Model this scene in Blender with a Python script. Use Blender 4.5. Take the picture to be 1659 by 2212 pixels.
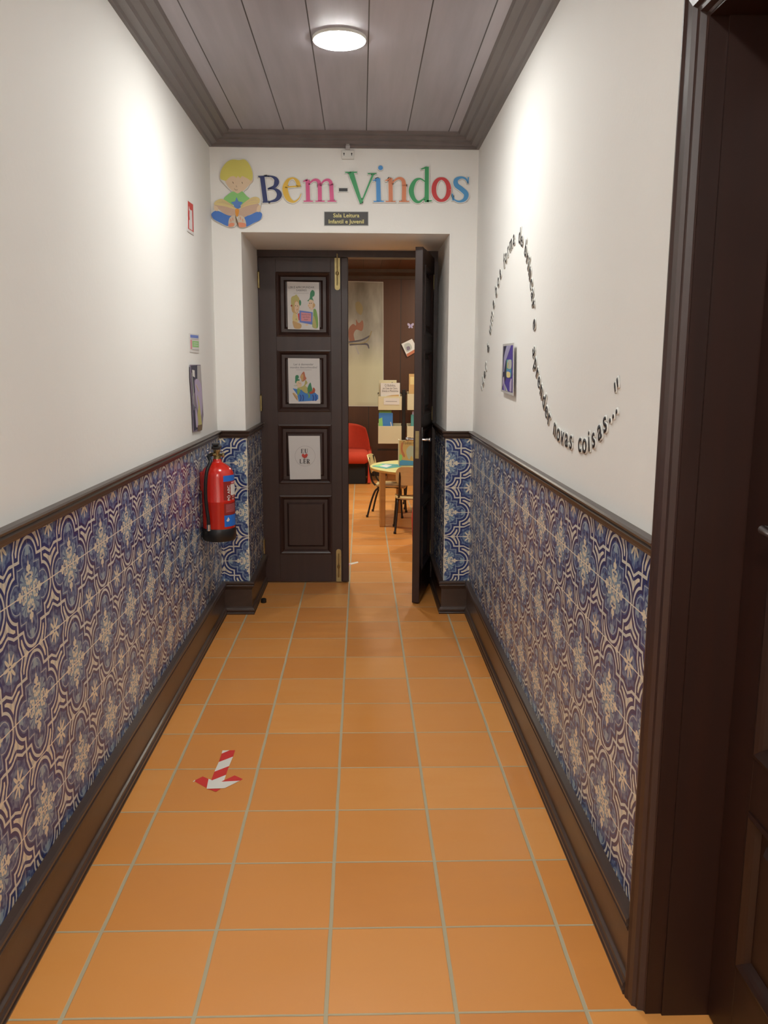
import bpy, bmesh, math, random
from mathutils import Vector, Matrix
random.seed(7)
PI = math.pi
scn = bpy.context.scene
COL = scn.collection
for o in list(bpy.data.objects): bpy.data.objects.remove(o)

# ------------------------------------------------------------------ camera
F_PX, PITCH, YAW, ROLL, CAM_H = 1813.42, 0.17197, 0.02747, 0.00445, 1.46432
cy, sy = math.cos(YAW), math.sin(YAW)
Fw = Vector((sy, cy, 0)); Rt = Vector((cy, -sy, 0)); Up = Vector((0, 0, 1))
CF = Fw*math.cos(PITCH) - Up*math.sin(PITCH); CU = Up*math.cos(PITCH) + Fw*math.sin(PITCH)
CR = Rt*math.cos(ROLL) + CU*math.sin(ROLL); CU2 = CU*math.cos(ROLL) - Rt*math.sin(ROLL)
cd = bpy.data.cameras.new('camera'); cam = bpy.data.objects.new('camera', cd); COL.objects.link(cam)
cd.sensor_fit = 'VERTICAL'; cd.sensor_height = 36.0; cd.lens = F_PX/2212*36.0
cd.clip_start = 0.02; cd.clip_end = 100
cam.matrix_world = Matrix(((CR.x, CU2.x, -CF.x, 0), (CR.y, CU2.y, -CF.y, 0), (CR.z, CU2.z, -CF.z, CAM_H), (0, 0, 0, 1)))
scn.camera = cam
def ray(u, v): return CF + CR*((u-829.5)/F_PX) - CU2*((v-1106)/F_PX)
def on_y(y, u, v):
    d = ray(u, v); return Vector((0, 0, CAM_H)) + d*(y/d.y)
def on_x(x, u, v):
    d = ray(u, v); return Vector((0, 0, CAM_H)) + d*(x/d.x)
def on_z(z, u, v):
    d = ray(u, v); return Vector((0, 0, CAM_H)) + d*((z-CAM_H)/d.z)

# ------------------------------------------------------------------ world and exposure
w = bpy.data.worlds.new('world'); scn.world = w; w.use_nodes = True
w.node_tree.nodes['Background'].inputs[0].default_value = (0.9, 0.95, 1, 1)
w.node_tree.nodes['Background'].inputs[1].default_value = 0.02
vs = scn.view_settings
vs.view_transform = 'Standard'; vs.look = 'None'; vs.gamma = 1.0; vs.use_curve_mapping = False
vs.exposure = 2.62
LAMP_POWER = 31.0          # strength of the round diffusers in the corridor
LAMP_NEAR = 68.0
ROOM_POWER = 40.0
LAMPS = [(-0.083, 3.475, LAMP_POWER), (-0.083, -0.1, LAMP_NEAR), (-0.083, -2.3, LAMP_NEAR)]
ROOM_LAMPS = [(-0.3, 7.6), (1.5, 8.2), (-1.7, 8.4), (1.3, 10.2)]

# ------------------------------------------------------------------ helpers: nodes
class X:
    """socket wrapper: arithmetic builds Math nodes"""
    def __init__(s, nt, v): s.nt = nt; s.v = v
    def _op(s, op, *a, clamp=False):
        n = s.nt.nodes.new('ShaderNodeMath'); n.operation = op; n.use_clamp = clamp
        for i, q in enumerate((s,)+a):
            q = q.v if isinstance(q, X) else q
            if isinstance(q, (int, float)): n.inputs[i].default_value = q
            else: s.nt.links.new(q, n.inputs[i])
        return X(s.nt, n.outputs[0])
    def __add__(s, o): return s._op('ADD', o)
    __radd__ = __add__
    def __sub__(s, o): return s._op('SUBTRACT', o)
    def __rsub__(s, o): return X(s.nt, float(o))._op('SUBTRACT', s)
    def __mul__(s, o): return s._op('MULTIPLY', o)
    __rmul__ = __mul__
    def __truediv__(s, o): return s._op('DIVIDE', o)
    def lt(s, o): return s._op('LESS_THAN', o)
    def gt(s, o): return s._op('GREATER_THAN', o)
    def min(s, o): return s._op('MINIMUM', o)
    def max(s, o): return s._op('MAXIMUM', o)
    def abs(s): return s._op('ABSOLUTE')
    def cos(s): return s._op('COSINE')
    def clamp(s): return s._op('ADD', 0.0, clamp=True)
def hyp(a, b): return (a*a+b*b)._op('SQRT')
def elli(p, q, cx, cy_, rx, ry): return hyp((p-cx)*(1/rx), (q-cy_)*(1/ry)).lt(1.0)

def new_mat(name):
    m = bpy.data.materials.new(name); m.use_nodes = True
    return m, m.node_tree, m.node_tree.nodes['Principled BSDF']
def mixc(nt, fac, a, b):
    n = nt.nodes.new('ShaderNodeMix'); n.data_type = 'RGBA'
    for i, q in ((0, fac), (6, a), (7, b)):
        q = q.v if isinstance(q, X) else q
        if isinstance(q, (tuple, list)): n.inputs[i].default_value = (*q[:3], 1)
        elif isinstance(q, (int, float)): n.inputs[i].default_value = q
        else: nt.links.new(q, n.inputs[i])
    return n.outputs[2]
def tex_noise(nt, scale, detail=3, stretch=(1, 1, 1), coord='Object'):
    tc = nt.nodes.new('ShaderNodeTexCoord'); mp = nt.nodes.new('ShaderNodeMapping')
    mp.inputs['Scale'].default_value = stretch
    n = nt.nodes.new('ShaderNodeTexNoise'); n.inputs['Scale'].default_value = scale; n.inputs['Detail'].default_value = detail
    nt.links.new(tc.outputs[coord], mp.inputs[0]); nt.links.new(mp.outputs[0], n.inputs['Vector'])
    return n.outputs['Fac']
def mat(name, col, rough=0.5, metal=0.0, var=0.12, scale=8, bump=0.0, bscale=80, stretch=(1, 1, 1), coat=0.0, spec=0.5):
    m, nt, b = new_mat(name)
    f = tex_noise(nt, scale, 3, stretch)
    dark = tuple(c*(1-var) for c in col); light = tuple(min(1, c*(1+var)) for c in col)
    nt.links.new(mixc(nt, f, dark, light), b.inputs['Base Color'])
    b.inputs['Roughness'].default_value = rough; b.inputs['Metallic'].default_value = metal
    b.inputs['Coat Weight'].default_value = coat; b.inputs['Coat Roughness'].default_value = 0.12
    b.inputs['Specular IOR Level'].default_value = spec
    if bump:
        bn = nt.nodes.new('ShaderNodeBump'); bn.inputs['Strength'].default_value = bump; bn.inputs['Distance'].default_value = 0.002
        nt.links.new(tex_noise(nt, bscale, 2), bn.inputs['Height']); nt.links.new(bn.outputs[0], b.inputs['Normal'])
    return m
def emit(name, col, power):
    m, nt, b = new_mat(name)
    b.inputs['Base Color'].default_value = (.9, .9, .9, 1)
    b.inputs['Emission Color'].default_value = (*col, 1); b.inputs['Emission Strength'].default_value = power
    return m

M = {}
M['plaster'] = mat('white_plaster', (.87, .865, .835), .7, var=.02, scale=2, bump=.25, bscale=60)
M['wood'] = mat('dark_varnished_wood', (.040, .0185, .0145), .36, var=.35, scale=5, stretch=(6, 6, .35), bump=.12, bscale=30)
M['wood_h'] = mat('dark_varnished_wood_moulding', (.054, .032, .024), .3, var=.3, scale=5, stretch=(3, .4, 6), bump=.1, bscale=30)
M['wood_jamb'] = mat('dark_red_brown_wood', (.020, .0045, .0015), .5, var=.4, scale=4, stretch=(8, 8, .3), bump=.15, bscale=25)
M['cornice'] = mat('cornice_wood', (.15, .130, .130), .38, var=.2, scale=4, stretch=(3, .3, 3))
M['brass'] = mat('aged_brass', (.42, .34, .16), .38, 1.0, var=.25, scale=30)
M['chrome'] = mat('chrome', (.8, .8, .8), .15, 1.0, var=.05)
M['black'] = mat('black_plastic', (.012, .012, .013), .4)
M['black_metal'] = mat('black_tube', (.018, .014, .013), .35)
M['red'] = mat('red_enamel', (.62, .022, .012), .22, var=.04, coat=.4)
M['red_dull'] = mat('red_bracket', (.35, .02, .015), .4)
M['paper'] = mat('white_paper', (.72, .70, .68), .55, var=.02)
M['paper_gloss'] = mat('laminated_paper', (.66, .64, .62), .18, var=.02)
M['cream'] = mat('cream_lacquer', (.68, .62, .42), .4, var=.04)
M['ply'] = mat('beech_plywood', (.72, .56, .27), .38, var=.15, scale=6, stretch=(1, 6, 6))
M['yellow_top'] = mat('pale_yellow_laminate', (.72, .66, .27), .25, var=.04)
M['beech'] = mat('beech_wood', (.55, .30, .09), .42, var=.15, scale=5, stretch=(6, 6, .5))
M['sofa'] = mat('red_orange_fabric', (.60, .055, .022), .85, var=.1, scale=40, bump=.3, bscale=300)
M['dark'] = mat('under_seat_shade', (.01, .009, .009), .8)
def ink(name, c, r=.5): M[name] = mat(name, c, r, var=.05, scale=12)
for n, c in dict(ink_navy=(.03, .045, .16), ink_yellow=(.80, .50, .06), ink_pink=(.72, .10, .28), ink_black=(.02, .02, .024),
                 ink_green=(.05, .36, .13), ink_blue=(.07, .30, .68), ink_orange=(.72, .25, .12), ink_red=(.62, .05, .055),
                 ink_sky=(.09, .34, .66), foam_white=(.74, .74, .70), foam_edge=(.5, .45, .42), hair_yellow=(.72, .65, .15), skin=(.78, .60, .41),
                 shirt_green=(.28, .62, .20), star_blue=(.10, .24, .58), jeans_blue=(.07, .20, .60), book_tan=(.60, .42, .31),
                 page_yellow=(.74, .60, .27), bookmark_orange=(.80, .33, .04), toe_pink=(.78, .30, .17), feet_pale=(.66, .56, .44), line_brown=(.16, .10, .05),
                 plaque=(.045, .042, .04), plaque_gold=(.75, .68, .25), text_grey=(.10, .09, .11), grey_light=(.42, .40, .40), hat_green=(.04, .24, .11),
                 leaf_green=(.22, .42, .10), card_blue=(.14, .22, .62), card_pink=(.72, .30, .34), book_blue=(.05, .22, .60), book_navy=(.02, .06, .30),
                 brown_red=(.42, .08, .03), heart_red=(.62, .06, .04), tan=(.60, .38, .16), purple=(.07, .045, .30), purple_light=(.35, .33, .50), purple_dark=(.02, .02, .06),
                 tape_red=(.66, .035, .03), tape_white=(.78, .75, .68), sign_red=(.62, .05, .04), label_blue=(.02, .16, .62), label_maroon=(.28, .02, .015),
                 violet_pale=(.45, .38, .55), mauve=(.22, .18, .25), olive=(.50, .46, .16), teal=(.10, .35, .35), fox_orange=(.50, .16, .08), silver_grey=(.45, .47, .45), mural_rust=(.32, .14, .09), mural_ochre=(.30, .24, .12)).items():
    ink(n, c)

def azulejo():
    m, nt, b = new_mat('azulejo_tiles')
    uv = nt.nodes.new('ShaderNodeUVMap'); sp = nt.nodes.new('ShaderNodeSeparateXYZ'); nt.links.new(uv.outputs[0], sp.inputs[0])
    # hand-painted wobble
    nz = nt.nodes.new('ShaderNodeTexNoise'); nz.inputs['Scale'].default_value = 5; nz.inputs['Detail'].default_value = 2
    nt.links.new(uv.outputs[0], nz.inputs['Vector']); wob = (X(nt, nz.outputs['Fac'])-.5)*.035
    U = X(nt, sp.outputs[0]); V = X(nt, sp.outputs[1])
    a = (U+wob)._op('PINGPONG', 1.0); bb = (V-wob)._op('PINGPONG', 1.0)
    p = a.max(bb); q = a.min(bb)
    lobe = hyp(p-.56, q)-.385
    dM = lobe.min(p-.60)
    inside = dM.lt(0.0)
    wig = q+((p-.78)*5).clamp()*.10
    L2 = (wig-.60).abs(); far = p.gt(.59)
    L2f = L2+(1-far)*9
    white = dM.abs().min(L2f).lt(.027)
    darkb = dM.abs().min(L2f+.005).lt(.098)
    # flower in its frame at the far corner
    a1 = 1-a; b1 = 1-bb; r1 = hyp(a1, b1); t1 = b1._op('ARCTAN2', a1)
    pet = (t1*8).cos()*.085+.165
    flower = r1.lt(pet)*r1.gt(.045)
    frame_zone = wig.gt(.60)
    lightring = (r1-.24).abs().lt(.035)
    # medallion inner drawing
    r = hyp(p, q); t = q._op('ARCTAN2', p)
    line2 = (dM+.135).abs().lt(.011)
    inner = dM.lt(-.135)
    dg = hyp(p-.20, q-.20); ph = (q-.20)._op('ARCTAN2', p-.20)
    palm = dg.lt(.19)*((ph*9).cos()).gt(-.35)
    tulip = elli(p, q, .735, 0, .09, .085).max(elli(p, q, .68, .09, .035, .03))
    core = r.lt((t*8).cos()*.035+.095)*r.gt(.035)
    scroll = elli(p, q, .205, .085, .062, .055)*(1-elli(p, q, .215, .088, .022, .02))
    scroll2 = elli(p, q, .285, .135, .045, .03)
    scroll3 = elli(p, q, .165, .02, .04, .035)
    fleur = elli(p, q, .40, 0, .11, .04).max(elli(p, q, .42, .055, .05, .033)).max(elli(p, q, .50, 0, .05, .028)).max(elli(p, q, .32, .065, .022, .035))
    creamy = core.max(scroll).max(scroll2).max(scroll3).max(fleur)
    leafy = ((p-.93).abs()*1.0+(q-.40).abs()*.35).lt(.05)
    cream = (.74, .69, .54); navy = (.018, .034, .15); mid = (.075, .14, .34); light = (.27, .38, .47); pale = (.66, .65, .57)
    n2 = nt.nodes.new('ShaderNodeTexNoise'); n2.inputs['Scale'].default_value = 9; n2.inputs['Detail'].default_value = 3
    nt.links.new(uv.outputs[0], n2.inputs['Vector'])
    midc = mixc(nt, (X(nt, n2.outputs['Fac'])-.38)*2.6, (.024, .048, .17), (.20, .29, .44))
    c = mixc(nt, leafy*.5, cream, (.36, .37, .42))
    c = mixc(nt, frame_zone, c, midc)
    c = mixc(nt, lightring*frame_zone*.45, c, light)
    c = mixc(nt, inside, c, midc)
    c = mixc(nt, palm*inner, c, light)
    c = mixc(nt, tulip*inner, c, light)
    c = mixc(nt, darkb, c, navy)
    c = mixc(nt, line2*inside, c, (.36, .44, .50))
    c = mixc(nt, white, c, pale)
    c = mixc(nt, creamy, c, cream)
    c = mixc(nt, flower, c, cream)
    # joints
    fu = U._op('FRACT'); fv = V._op('FRACT')
    ju = (fu-.5).abs().gt(.4965); jv = (fv-.5).abs().gt(.489)
    c = mixc(nt, jv.max(ju*.7), c, (.80, .74, .60))
    nt.links.new(c, b.inputs['Base Color'])
    b.inputs['Roughness'].default_value = .27
    bn = nt.nodes.new('ShaderNodeBump'); bn.inputs['Strength'].default_value = .35; bn.inputs['Distance'].default_value = .001
    nt.links.new((X(nt, nz.outputs['Fac'])*1.5-jv.max(ju)).v, bn.inputs['Height']); nt.links.new(bn.outputs[0], b.inputs['Normal'])
    return m
M['azulejo'] = azulejo()

def terracotta():
    m, nt, b = new_mat('terracotta_floor')
    g = nt.nodes.new('ShaderNodeNewGeometry'); sp = nt.nodes.new('ShaderNodeSeparateXYZ'); nt.links.new(g.outputs['Position'], sp.inputs[0])
    nz = nt.nodes.new('ShaderNodeTexNoise'); nz.inputs['Scale'].default_value = 7; nt.links.new(g.outputs['Position'], nz.inputs['Vector'])
    wob = (X(nt, nz.outputs['Fac'])-.5)*.012
    u = (X(nt, sp.outputs[0])+.08126)/.3+wob; v = (X(nt, sp.outputs[1])-2.6)/.3-wob
    fu = u._op('FRACT'); fv = v._op('FRACT'); cu = u._op('FLOOR'); cv = v._op('FLOOR')
    ju = (fu-.5).abs(); jv = (fv-.5).abs()
    joint = ((ju-.4800)*160).clamp().max(((jv-.4865)*160).clamp())
    cmb = nt.nodes.new('ShaderNodeCombineXYZ'); nt.links.new(cu.v, cmb.inputs[0]); nt.links.new(cv.v, cmb.inputs[1])
    wn = nt.nodes.new('ShaderNodeTexWhiteNoise'); wn.noise_dimensions = '2D'; nt.links.new(cmb.outputs[0], wn.inputs['Vector'])
    c = mixc(nt, wn.outputs['Value'], (.66, .255, .057), (.77, .335, .086))
    n2 = nt.nodes.new('ShaderNodeTexNoise'); n2.inputs['Scale'].default_value = 4; n2.inputs['Detail'].default_value = 5
    mp = nt.nodes.new('ShaderNodeMapping'); mp.inputs['Scale'].default_value = (.7, 2.6, 1); nt.links.new(g.outputs['Position'], mp.inputs[0]); nt.links.new(mp.outputs[0], n2.inputs['Vector'])
    c = mixc(nt, (X(nt, n2.outputs['Fac'])-.45)*1.6, c, (.74, .29, .055))
    c = mixc(nt, joint, c, (.46, .39, .25))
    nt.links.new(c, b.inputs['Base Color'])
    nt.links.new((joint*.35+.36+(X(nt, n2.outputs['Fac'])-.5)*.25).v, b.inputs['Roughness'])
    bn = nt.nodes.new('ShaderNodeBump'); bn.inputs['Strength'].default_value = .5; bn.inputs['Distance'].default_value = .002
    nt.links.new((X(nt, n2.outputs['Fac'])*.35-joint).v, bn.inputs['Height']); nt.links.new(bn.outputs[0], b.inputs['Normal'])
    return m
M['floor'] = terracotta()

def boards(name, col, spacing, off, axis, rough=.4, line=.012, grain=(4, .3, 4), lc=(.03, .024, .022)):
    m, nt, b = new_mat(name)
    g = nt.nodes.new('ShaderNodeNewGeometry'); sp = nt.nodes.new('ShaderNodeSeparateXYZ'); nt.links.new(g.outputs['Position'], sp.inputs[0])
    u = (X(nt, sp.outputs[axis])-off)/spacing
    f = u._op('FRACT'); cell = u._op('FLOOR')
    wn = nt.nodes.new('ShaderNodeTexWhiteNoise'); wn.noise_dimensions = '1D'; nt.links.new(cell.v, wn.inputs['W'])
    mp = nt.nodes.new('ShaderNodeMapping'); mp.inputs['Scale'].default_value = grain; nt.links.new(g.outputs['Position'], mp.inputs[0])
    n2 = nt.nodes.new('ShaderNodeTexNoise'); n2.inputs['Scale'].default_value = 6; n2.inputs['Detail'].default_value = 4; nt.links.new(mp.outputs[0], n2.inputs['Vector'])
    k = (X(nt, wn.outputs['Value'])*.35+X(nt, n2.outputs['Fac'])*.65)
    c = mixc(nt, k, tuple(x*.72 for x in col), tuple(x*1.28 for x in col))
    j = (f-.5).abs().gt(.5-line/2)
    c = mixc(nt, j, c, lc)
    nt.links.new(c, b.inputs['Base Color']); b.inputs['Roughness'].default_value = rough
    bn = nt.nodes.new('ShaderNodeBump'); bn.inputs['Strength'].default_value = .6; bn.inputs['Distance'].default_value = .004
    nt.links.new((1-j).v, bn.inputs['Height']); nt.links.new(bn.outputs[0], b.inputs['Normal'])
    return m
M['ceiling'] = boards('ceiling_boards', (.37, .35, .385), .2195, .028, 0, .42, .022)
M['panelling'] = boards('room_wood_panelling', (.088, .034, .015), .42, .10, 0, .4, .02, grain=(4, 4, .3))
M['room_ceiling'] = boards('room_ceiling_boards', (.12, .06, .035), .2195, .028, 0, .45, .03)

# ------------------------------------------------------------------ helpers: meshes
def bm_new(): return bmesh.new()
def obj(name, bm, m, parent=None, smooth=False, autosm=None):
    me = bpy.data.meshes.new(name); bmesh.ops.recalc_face_normals(bm, faces=bm.faces); bm.to_mesh(me); bm.free()
    for x in (m if isinstance(m, (list, tuple)) else [m]): me.materials.append(x)
    o = bpy.data.objects.new(name, me); COL.objects.link(o)
    if parent: o.parent = parent
    if smooth:
        for p in me.polygons: p.use_smooth = True
        if autosm is not None: me.set_sharp_from_angle(angle=math.radians(autosm))
    return o
def tag(o, label=None, cat=None, group=None, kind=None):
    if label: o['label'] = label
    if cat: o['category'] = cat
    if group: o['group'] = group
    if kind: o['kind'] = kind
    return o
def thing(name, label, cat, loc=(0, 0, 0), rot=(0, 0, 0), group=None, kind=None):
    o = bpy.data.objects.new(name, None); COL.objects.link(o); o.location = loc; o.rotation_euler = rot; o.empty_display_size = .05
    return tag(o, label, cat, group, kind)
def box(bm, x0, x1, y0, y1, z0, z1, mi=0, bev=0.0):
    r = bmesh.ops.create_cube(bm, size=1)
    for v in r['verts']:
        v.co = Vector(((x0+x1)/2+v.co.x*(x1-x0), (y0+y1)/2+v.co.y*(y1-y0), (z0+z1)/2+v.co.z*(z1-z0)))
    fs = set(f for v in r['verts'] for f in v.link_faces)
    for f in fs: f.material_index = mi
    if bev:
        es = list(set(e for v in r['verts'] for e in v.link_edges))
        q = bmesh.ops.bevel(bm, geom=es, offset=bev, segments=2, affect='EDGES', profile=.5)
        for f in q['faces']: f.material_index = mi
    return r
def tube(bm, pts, r, seg=10, mi=0, cap=True):
    pts = [Vector(p) for p in pts]; rings = []
    prev = None
    for i, p in enumerate(pts):
        d = (pts[min(i+1, len(pts)-1)]-pts[max(i-1, 0)]).normalized()
        if prev is None:
            a = Vector((0, 0, 1)) if abs(d.z) < .9 else Vector((1, 0, 0)); n = d.cross(a).normalized()
        else: n = (prev-d*prev.dot(d)).normalized()
        prev = n; bnn = d.cross(n)
        rr = r[i] if isinstance(r, (list, tuple)) else r
        rings.append([bm.verts.new(p+n*rr*math.cos(2*PI*k/seg)+bnn*rr*math.sin(2*PI*k/seg)) for k in range(seg)])
    for a, b_ in zip(rings, rings[1:]):
        for k in range(seg):
            f = bm.faces.new((a[k], a[(k+1) % seg], b_[(k+1) % seg], b_[k])); f.material_index = mi
    if cap:
        bm.faces.new(rings[0]).material_index = mi; bm.faces.new(rings[-1]).material_index = mi
def lathe(bm, prof, cx=0, cy_=0, seg=36, mi=0):
    rings = []
    for r, z in prof:
        rings.append([bm.verts.new((cx+r*math.cos(2*PI*k/seg), cy_+r*math.sin(2*PI*k/seg), z)) for k in range(seg)])
    for a, b_ in zip(rings, rings[1:]):
        for k in range(seg): bm.faces.new((a[k], a[(k+1) % seg], b_[(k+1) % seg], b_[k])).material_index = mi
    bm.faces.new(rings[0]).material_index = mi; bm.faces.new(rings[-1]).material_index = mi
def sweep(bm, path, prof, b, closed=False, mi=0):
    """profile (offset along d x b, offset along b) carried along a planar path with mitred corners"""
    P = [Vector(p) for p in path]; b = Vector(b); n = len(P); rings = []
    for i in range(n):
        d1 = (P[i]-P[i-1]).normalized() if (i > 0 or closed) else None
        d2 = (P[(i+1) % n]-P[i]).normalized() if (i < n-1 or closed) else None
        if d1 is None: d1 = d2
        if d2 is None: d2 = d1
        n1 = d1.cross(b); n2 = d2.cross(b); nm = (n1+n2)/(1+n1.dot(n2))
        rings.append([bm.verts.new(P[i]+nm*o+b*h) for o, h in prof])
    m_ = len(prof)
    for i in range(n if closed else n-1):
        A = rings[i]; B = rings[(i+1) % n]
        for k in range(m_-1): bm.faces.new((A[k], A[k+1], B[k+1], B[k])).material_index = mi
        bm.faces.new((A[-1], A[0], B[0], B[-1])).material_index = mi
    if not closed:
        bm.faces.new(rings[0]).material_index = mi; bm.faces.new(rings[-1]).material_index = mi
def catmull(pts, k=6, closed=False):
    n = len(pts); out = []
    if n < 3: return [tuple(p) for p in pts]
    for i in range(n if closed else n-1):
        p0 = pts[(i-1) % n] if closed or i > 0 else pts[0]
        p1 = pts[i]; p2 = pts[(i+1) % n]; p3 = pts[(i+2) % n] if closed or i+2 < n else pts[-1]
        for j in range(k):
            t = j/k
            out.append(tuple(.5*((2*b_)+(-a+c)*t+(2*a-5*b_+4*c-d)*t*t+(-a+3*b_-3*c+d)*t**3) for a, b_, c, d in zip(p0, p1, p2, p3)))
    if not closed: out.append(tuple(pts[-1]))
    return out
class Flat:
    """thin printed / cut-out layers on a plane; f maps drawing units to a 3D point, nrm faces the viewer"""
    def __init__(s, f, nrm): s.f = f; s.n = Vector(nrm).normalized(); s.bm = bm_new(); s.mats = []; s.cnt = 0; s.base = .0005
    def mi(s, m):
        m = M[m] if isinstance(m, str) else m
        if m not in s.mats: s.mats.append(m)
        return s.mats.index(m)
    def nxt(s, lay):
        if lay is None: s.base += .0002; return s.base
        s.base = max(s.base, lay); return lay
    def poly(s, pts, m, lay=None, smooth=False, thick=.0003, side=None):
        if smooth: pts = catmull(pts, 5, True)
        s.cnt += 1
        z1 = s.nxt(lay)
        z0 = z1-thick
        mi = s.mi(m); ms = s.mi(side) if side else mi
        P = [Vector(s.f(*p)) for p in pts]
        t = [s.bm.verts.new(p+s.n*z1) for p in P]; bt = [s.bm.verts.new(p+s.n*z0) for p in P]
        s.bm.faces.new(t).material_index = mi; s.bm.faces.new(list(reversed(bt))).material_index = ms
        for i in range(len(P)):
            j = (i+1) % len(P); s.bm.faces.new((t[i], bt[i], bt[j], t[j])).material_index = ms
    def stroke(s, pts, m, lay=None, thick=.0003, grow=0, side=None, k=8, ends=True):
        """ribbon with a width at every point"""
        pts = catmull(pts, k) if len(pts) > 2 else [tuple(p) for p in pts]
        lay = s.nxt(lay)
        mi = s.mi(m); ms = s.mi(side) if side else mi
        L = []; R = []
        for i, (x, y, w_) in enumerate(pts):
            a = pts[max(i-1, 0)]; b_ = pts[min(i+1, len(pts)-1)]
            dx, dy = b_[0]-a[0], b_[1]-a[1]; l = math.hypot(dx, dy) or 1; dx /= l; dy /= l
            h = w_/2+grow; ex = ey = 0
            if grow and i == 0: ex, ey = -dx*grow, -dy*grow
            if grow and i == len(pts)-1: ex, ey = dx*grow, dy*grow
            L.append((x-dy*h+ex, y+dx*h+ey)); R.append((x+dy*h+ex, y-dx*h+ey))
        T = []
        for q in (L, R):
            P = [Vector(s.f(*p)) for p in q]
            T.append([s.bm.verts.new(p+s.n*lay) for p in P]); T.append([s.bm.verts.new(p+s.n*(lay-thick)) for p in P])
        for i in range(len(L)-1):
            for a, b_, mm in ((T[0], T[2], mi), (T[1], T[3], ms), (T[0], T[1], ms), (T[2], T[3], ms)):
                s.bm.faces.new((a[i], a[i+1], b_[i+1], b_[i])).material_index = mm
        for i in (0, -1): s.bm.faces.new((T[0][i], T[1][i], T[3][i], T[2][i])).material_index = ms
    def disc(s, cx, cy_, rx, m, ry=None, **kw):
        ry = ry or rx
        s.poly([(cx+rx*math.cos(2*PI*k/28), cy_+ry*math.sin(2*PI*k/28)) for k in range(28)], m, **kw)
    def text(s, txt, x, y, size, m, align='CENTER', lay=None, bold=0, sx=1.0, ang=0):
        """words set with the built-in font; size in drawing units, y downwards"""
        me = text_mesh(txt, align, bold)
        mi = s.mi(m); z1 = s.nxt(lay)
        ca, sa = math.cos(ang), math.sin(ang)
        vs_ = []
        for v in me.vertices:
            lx, ly = v.co.x*size*sx, -v.co.y*size
            vs_.append(s.bm.verts.new(Vector(s.f(x+lx*ca-ly*sa, y+lx*sa+ly*ca))+s.n*z1))
        for p in me.polygons:
            try: s.bm.faces.new([vs_[i] for i in p.vertices]).material_index = mi
            except ValueError: pass
        bpy.data.meshes.remove(me)
    def done(s, name, parent=None): return obj(name, s.bm, s.mats, parent)
def text_mesh(txt, align='CENTER', bold=0, extrude=0):
    c = bpy.data.curves.new('t', 'FONT'); c.body = txt; c.align_x = align; c.size = 1; c.offset = bold; c.extrude = extrude; c.resolution_u = 3
    o = bpy.data.objects.new('t', c); COL.objects.link(o)
    dg = bpy.context.evaluated_depsgraph_get(); dg.update()
    me = bpy.data.meshes.new_from_object(o.evaluated_get(dg))
    bpy.data.objects.remove(o); bpy.data.curves.remove(c)
    return me
def crop_y(y, x0, y0, k): return lambda a, b_: on_y(y, x0+a/k, y0+b_/k)
def crop_x(x, x0, y0, k): return lambda a, b_: on_x(x, x0+a/k, y0+b_/k)

# ------------------------------------------------------------------ room dimensions
WL, WR, D, RL, RR, SOF, DD = -.829, .648, 4.88, -.667, .495, 2.195, 5.60
HC, HW = 2.70, 2.64            # ceiling, lower edge of cornice
YB = -3.2; BK = 11.3           # wall behind, back wall of the reading room
TS = .146; ZM = .907           # azulejo size, height of a medallion row
BT, R0, R1 = .20, 1.052, 1.095 # baseboard top, rail bottom/top

# floor
bm = bm_new(); box(bm, -3.2, 3.2, YB-.2, BK+.2, -.1, 0)
tag(obj('floor', bm, M['floor']), kind='structure')
# ceiling of corridor and of the room
bm = bm_new(); box(bm, WL-.1, WR+.25, YB-.1, D+.82, HC, HC+.1)
tag(obj('ceiling', bm, M['ceiling']), kind='structure')
bm = bm_new(); box(bm, -3.1, 3.1, D+.82, BK+.1, 2.70, 2.80)
tag(obj('ceiling', bm, M['room_ceiling']), kind='structure')

def tile_panel(name, parent, segs):
    """segs: (p0, p1, out normal, u0) quads between baseboard top and rail bottom with a tile-unit UV"""
    bm = bm_new(); uvl = bm.loops.layers.uv.new('UVMap')
    for p0, p1, nrm, u0, du in segs:
        p0 = Vector((*p0, 0)); p1 = Vector((*p1, 0)); n = Vector(nrm)*.004
        L = (p1-p0).length; z0, z1 = BT-.03, R0+.01
        front = [bm.verts.new(p+n+Vector((0, 0, z))) for p, z in ((p0, z0), (p1, z0), (p1, z1), (p0, z1))]
        back = [bm.verts.new(v.co-n*1.5) for v in front]
        uvs = [((u0)/TS, (z0-ZM)/TS), ((u0+du*L)/TS, (z0-ZM)/TS), ((u0+du*L)/TS, (z1-ZM)/TS), (u0/TS, (z1-ZM)/TS)]
        fs = [(front, uvs), (list(reversed(back)), list(reversed(uvs)))]
        for i in range(4):
            j = (i+1) % 4; fs.append(([front[i], back[i], back[j], front[j]], [uvs[i], uvs[i], uvs[j], uvs[j]]))
        for vv, uu in fs:
            f = bm.faces.new(vv)
            for l, t in zip(f.loops, uu): l[uvl].uv = t
    o = obj(name, bm, M['azulejo'], parent); o['label'] = 'glazed blue and cream patterned wall tiles'
    return o

# left wall
bm = bm_new(); box(bm, WL-.1, WL, YB, D, 0, HC)
wl = tag(obj('wall_left', bm, M['plaster']), kind='structure')
tile_panel('tile_wainscot', wl, [((WL, YB), (WL, D), (1, 0, 0), YB-2.049, 1)])
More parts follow.
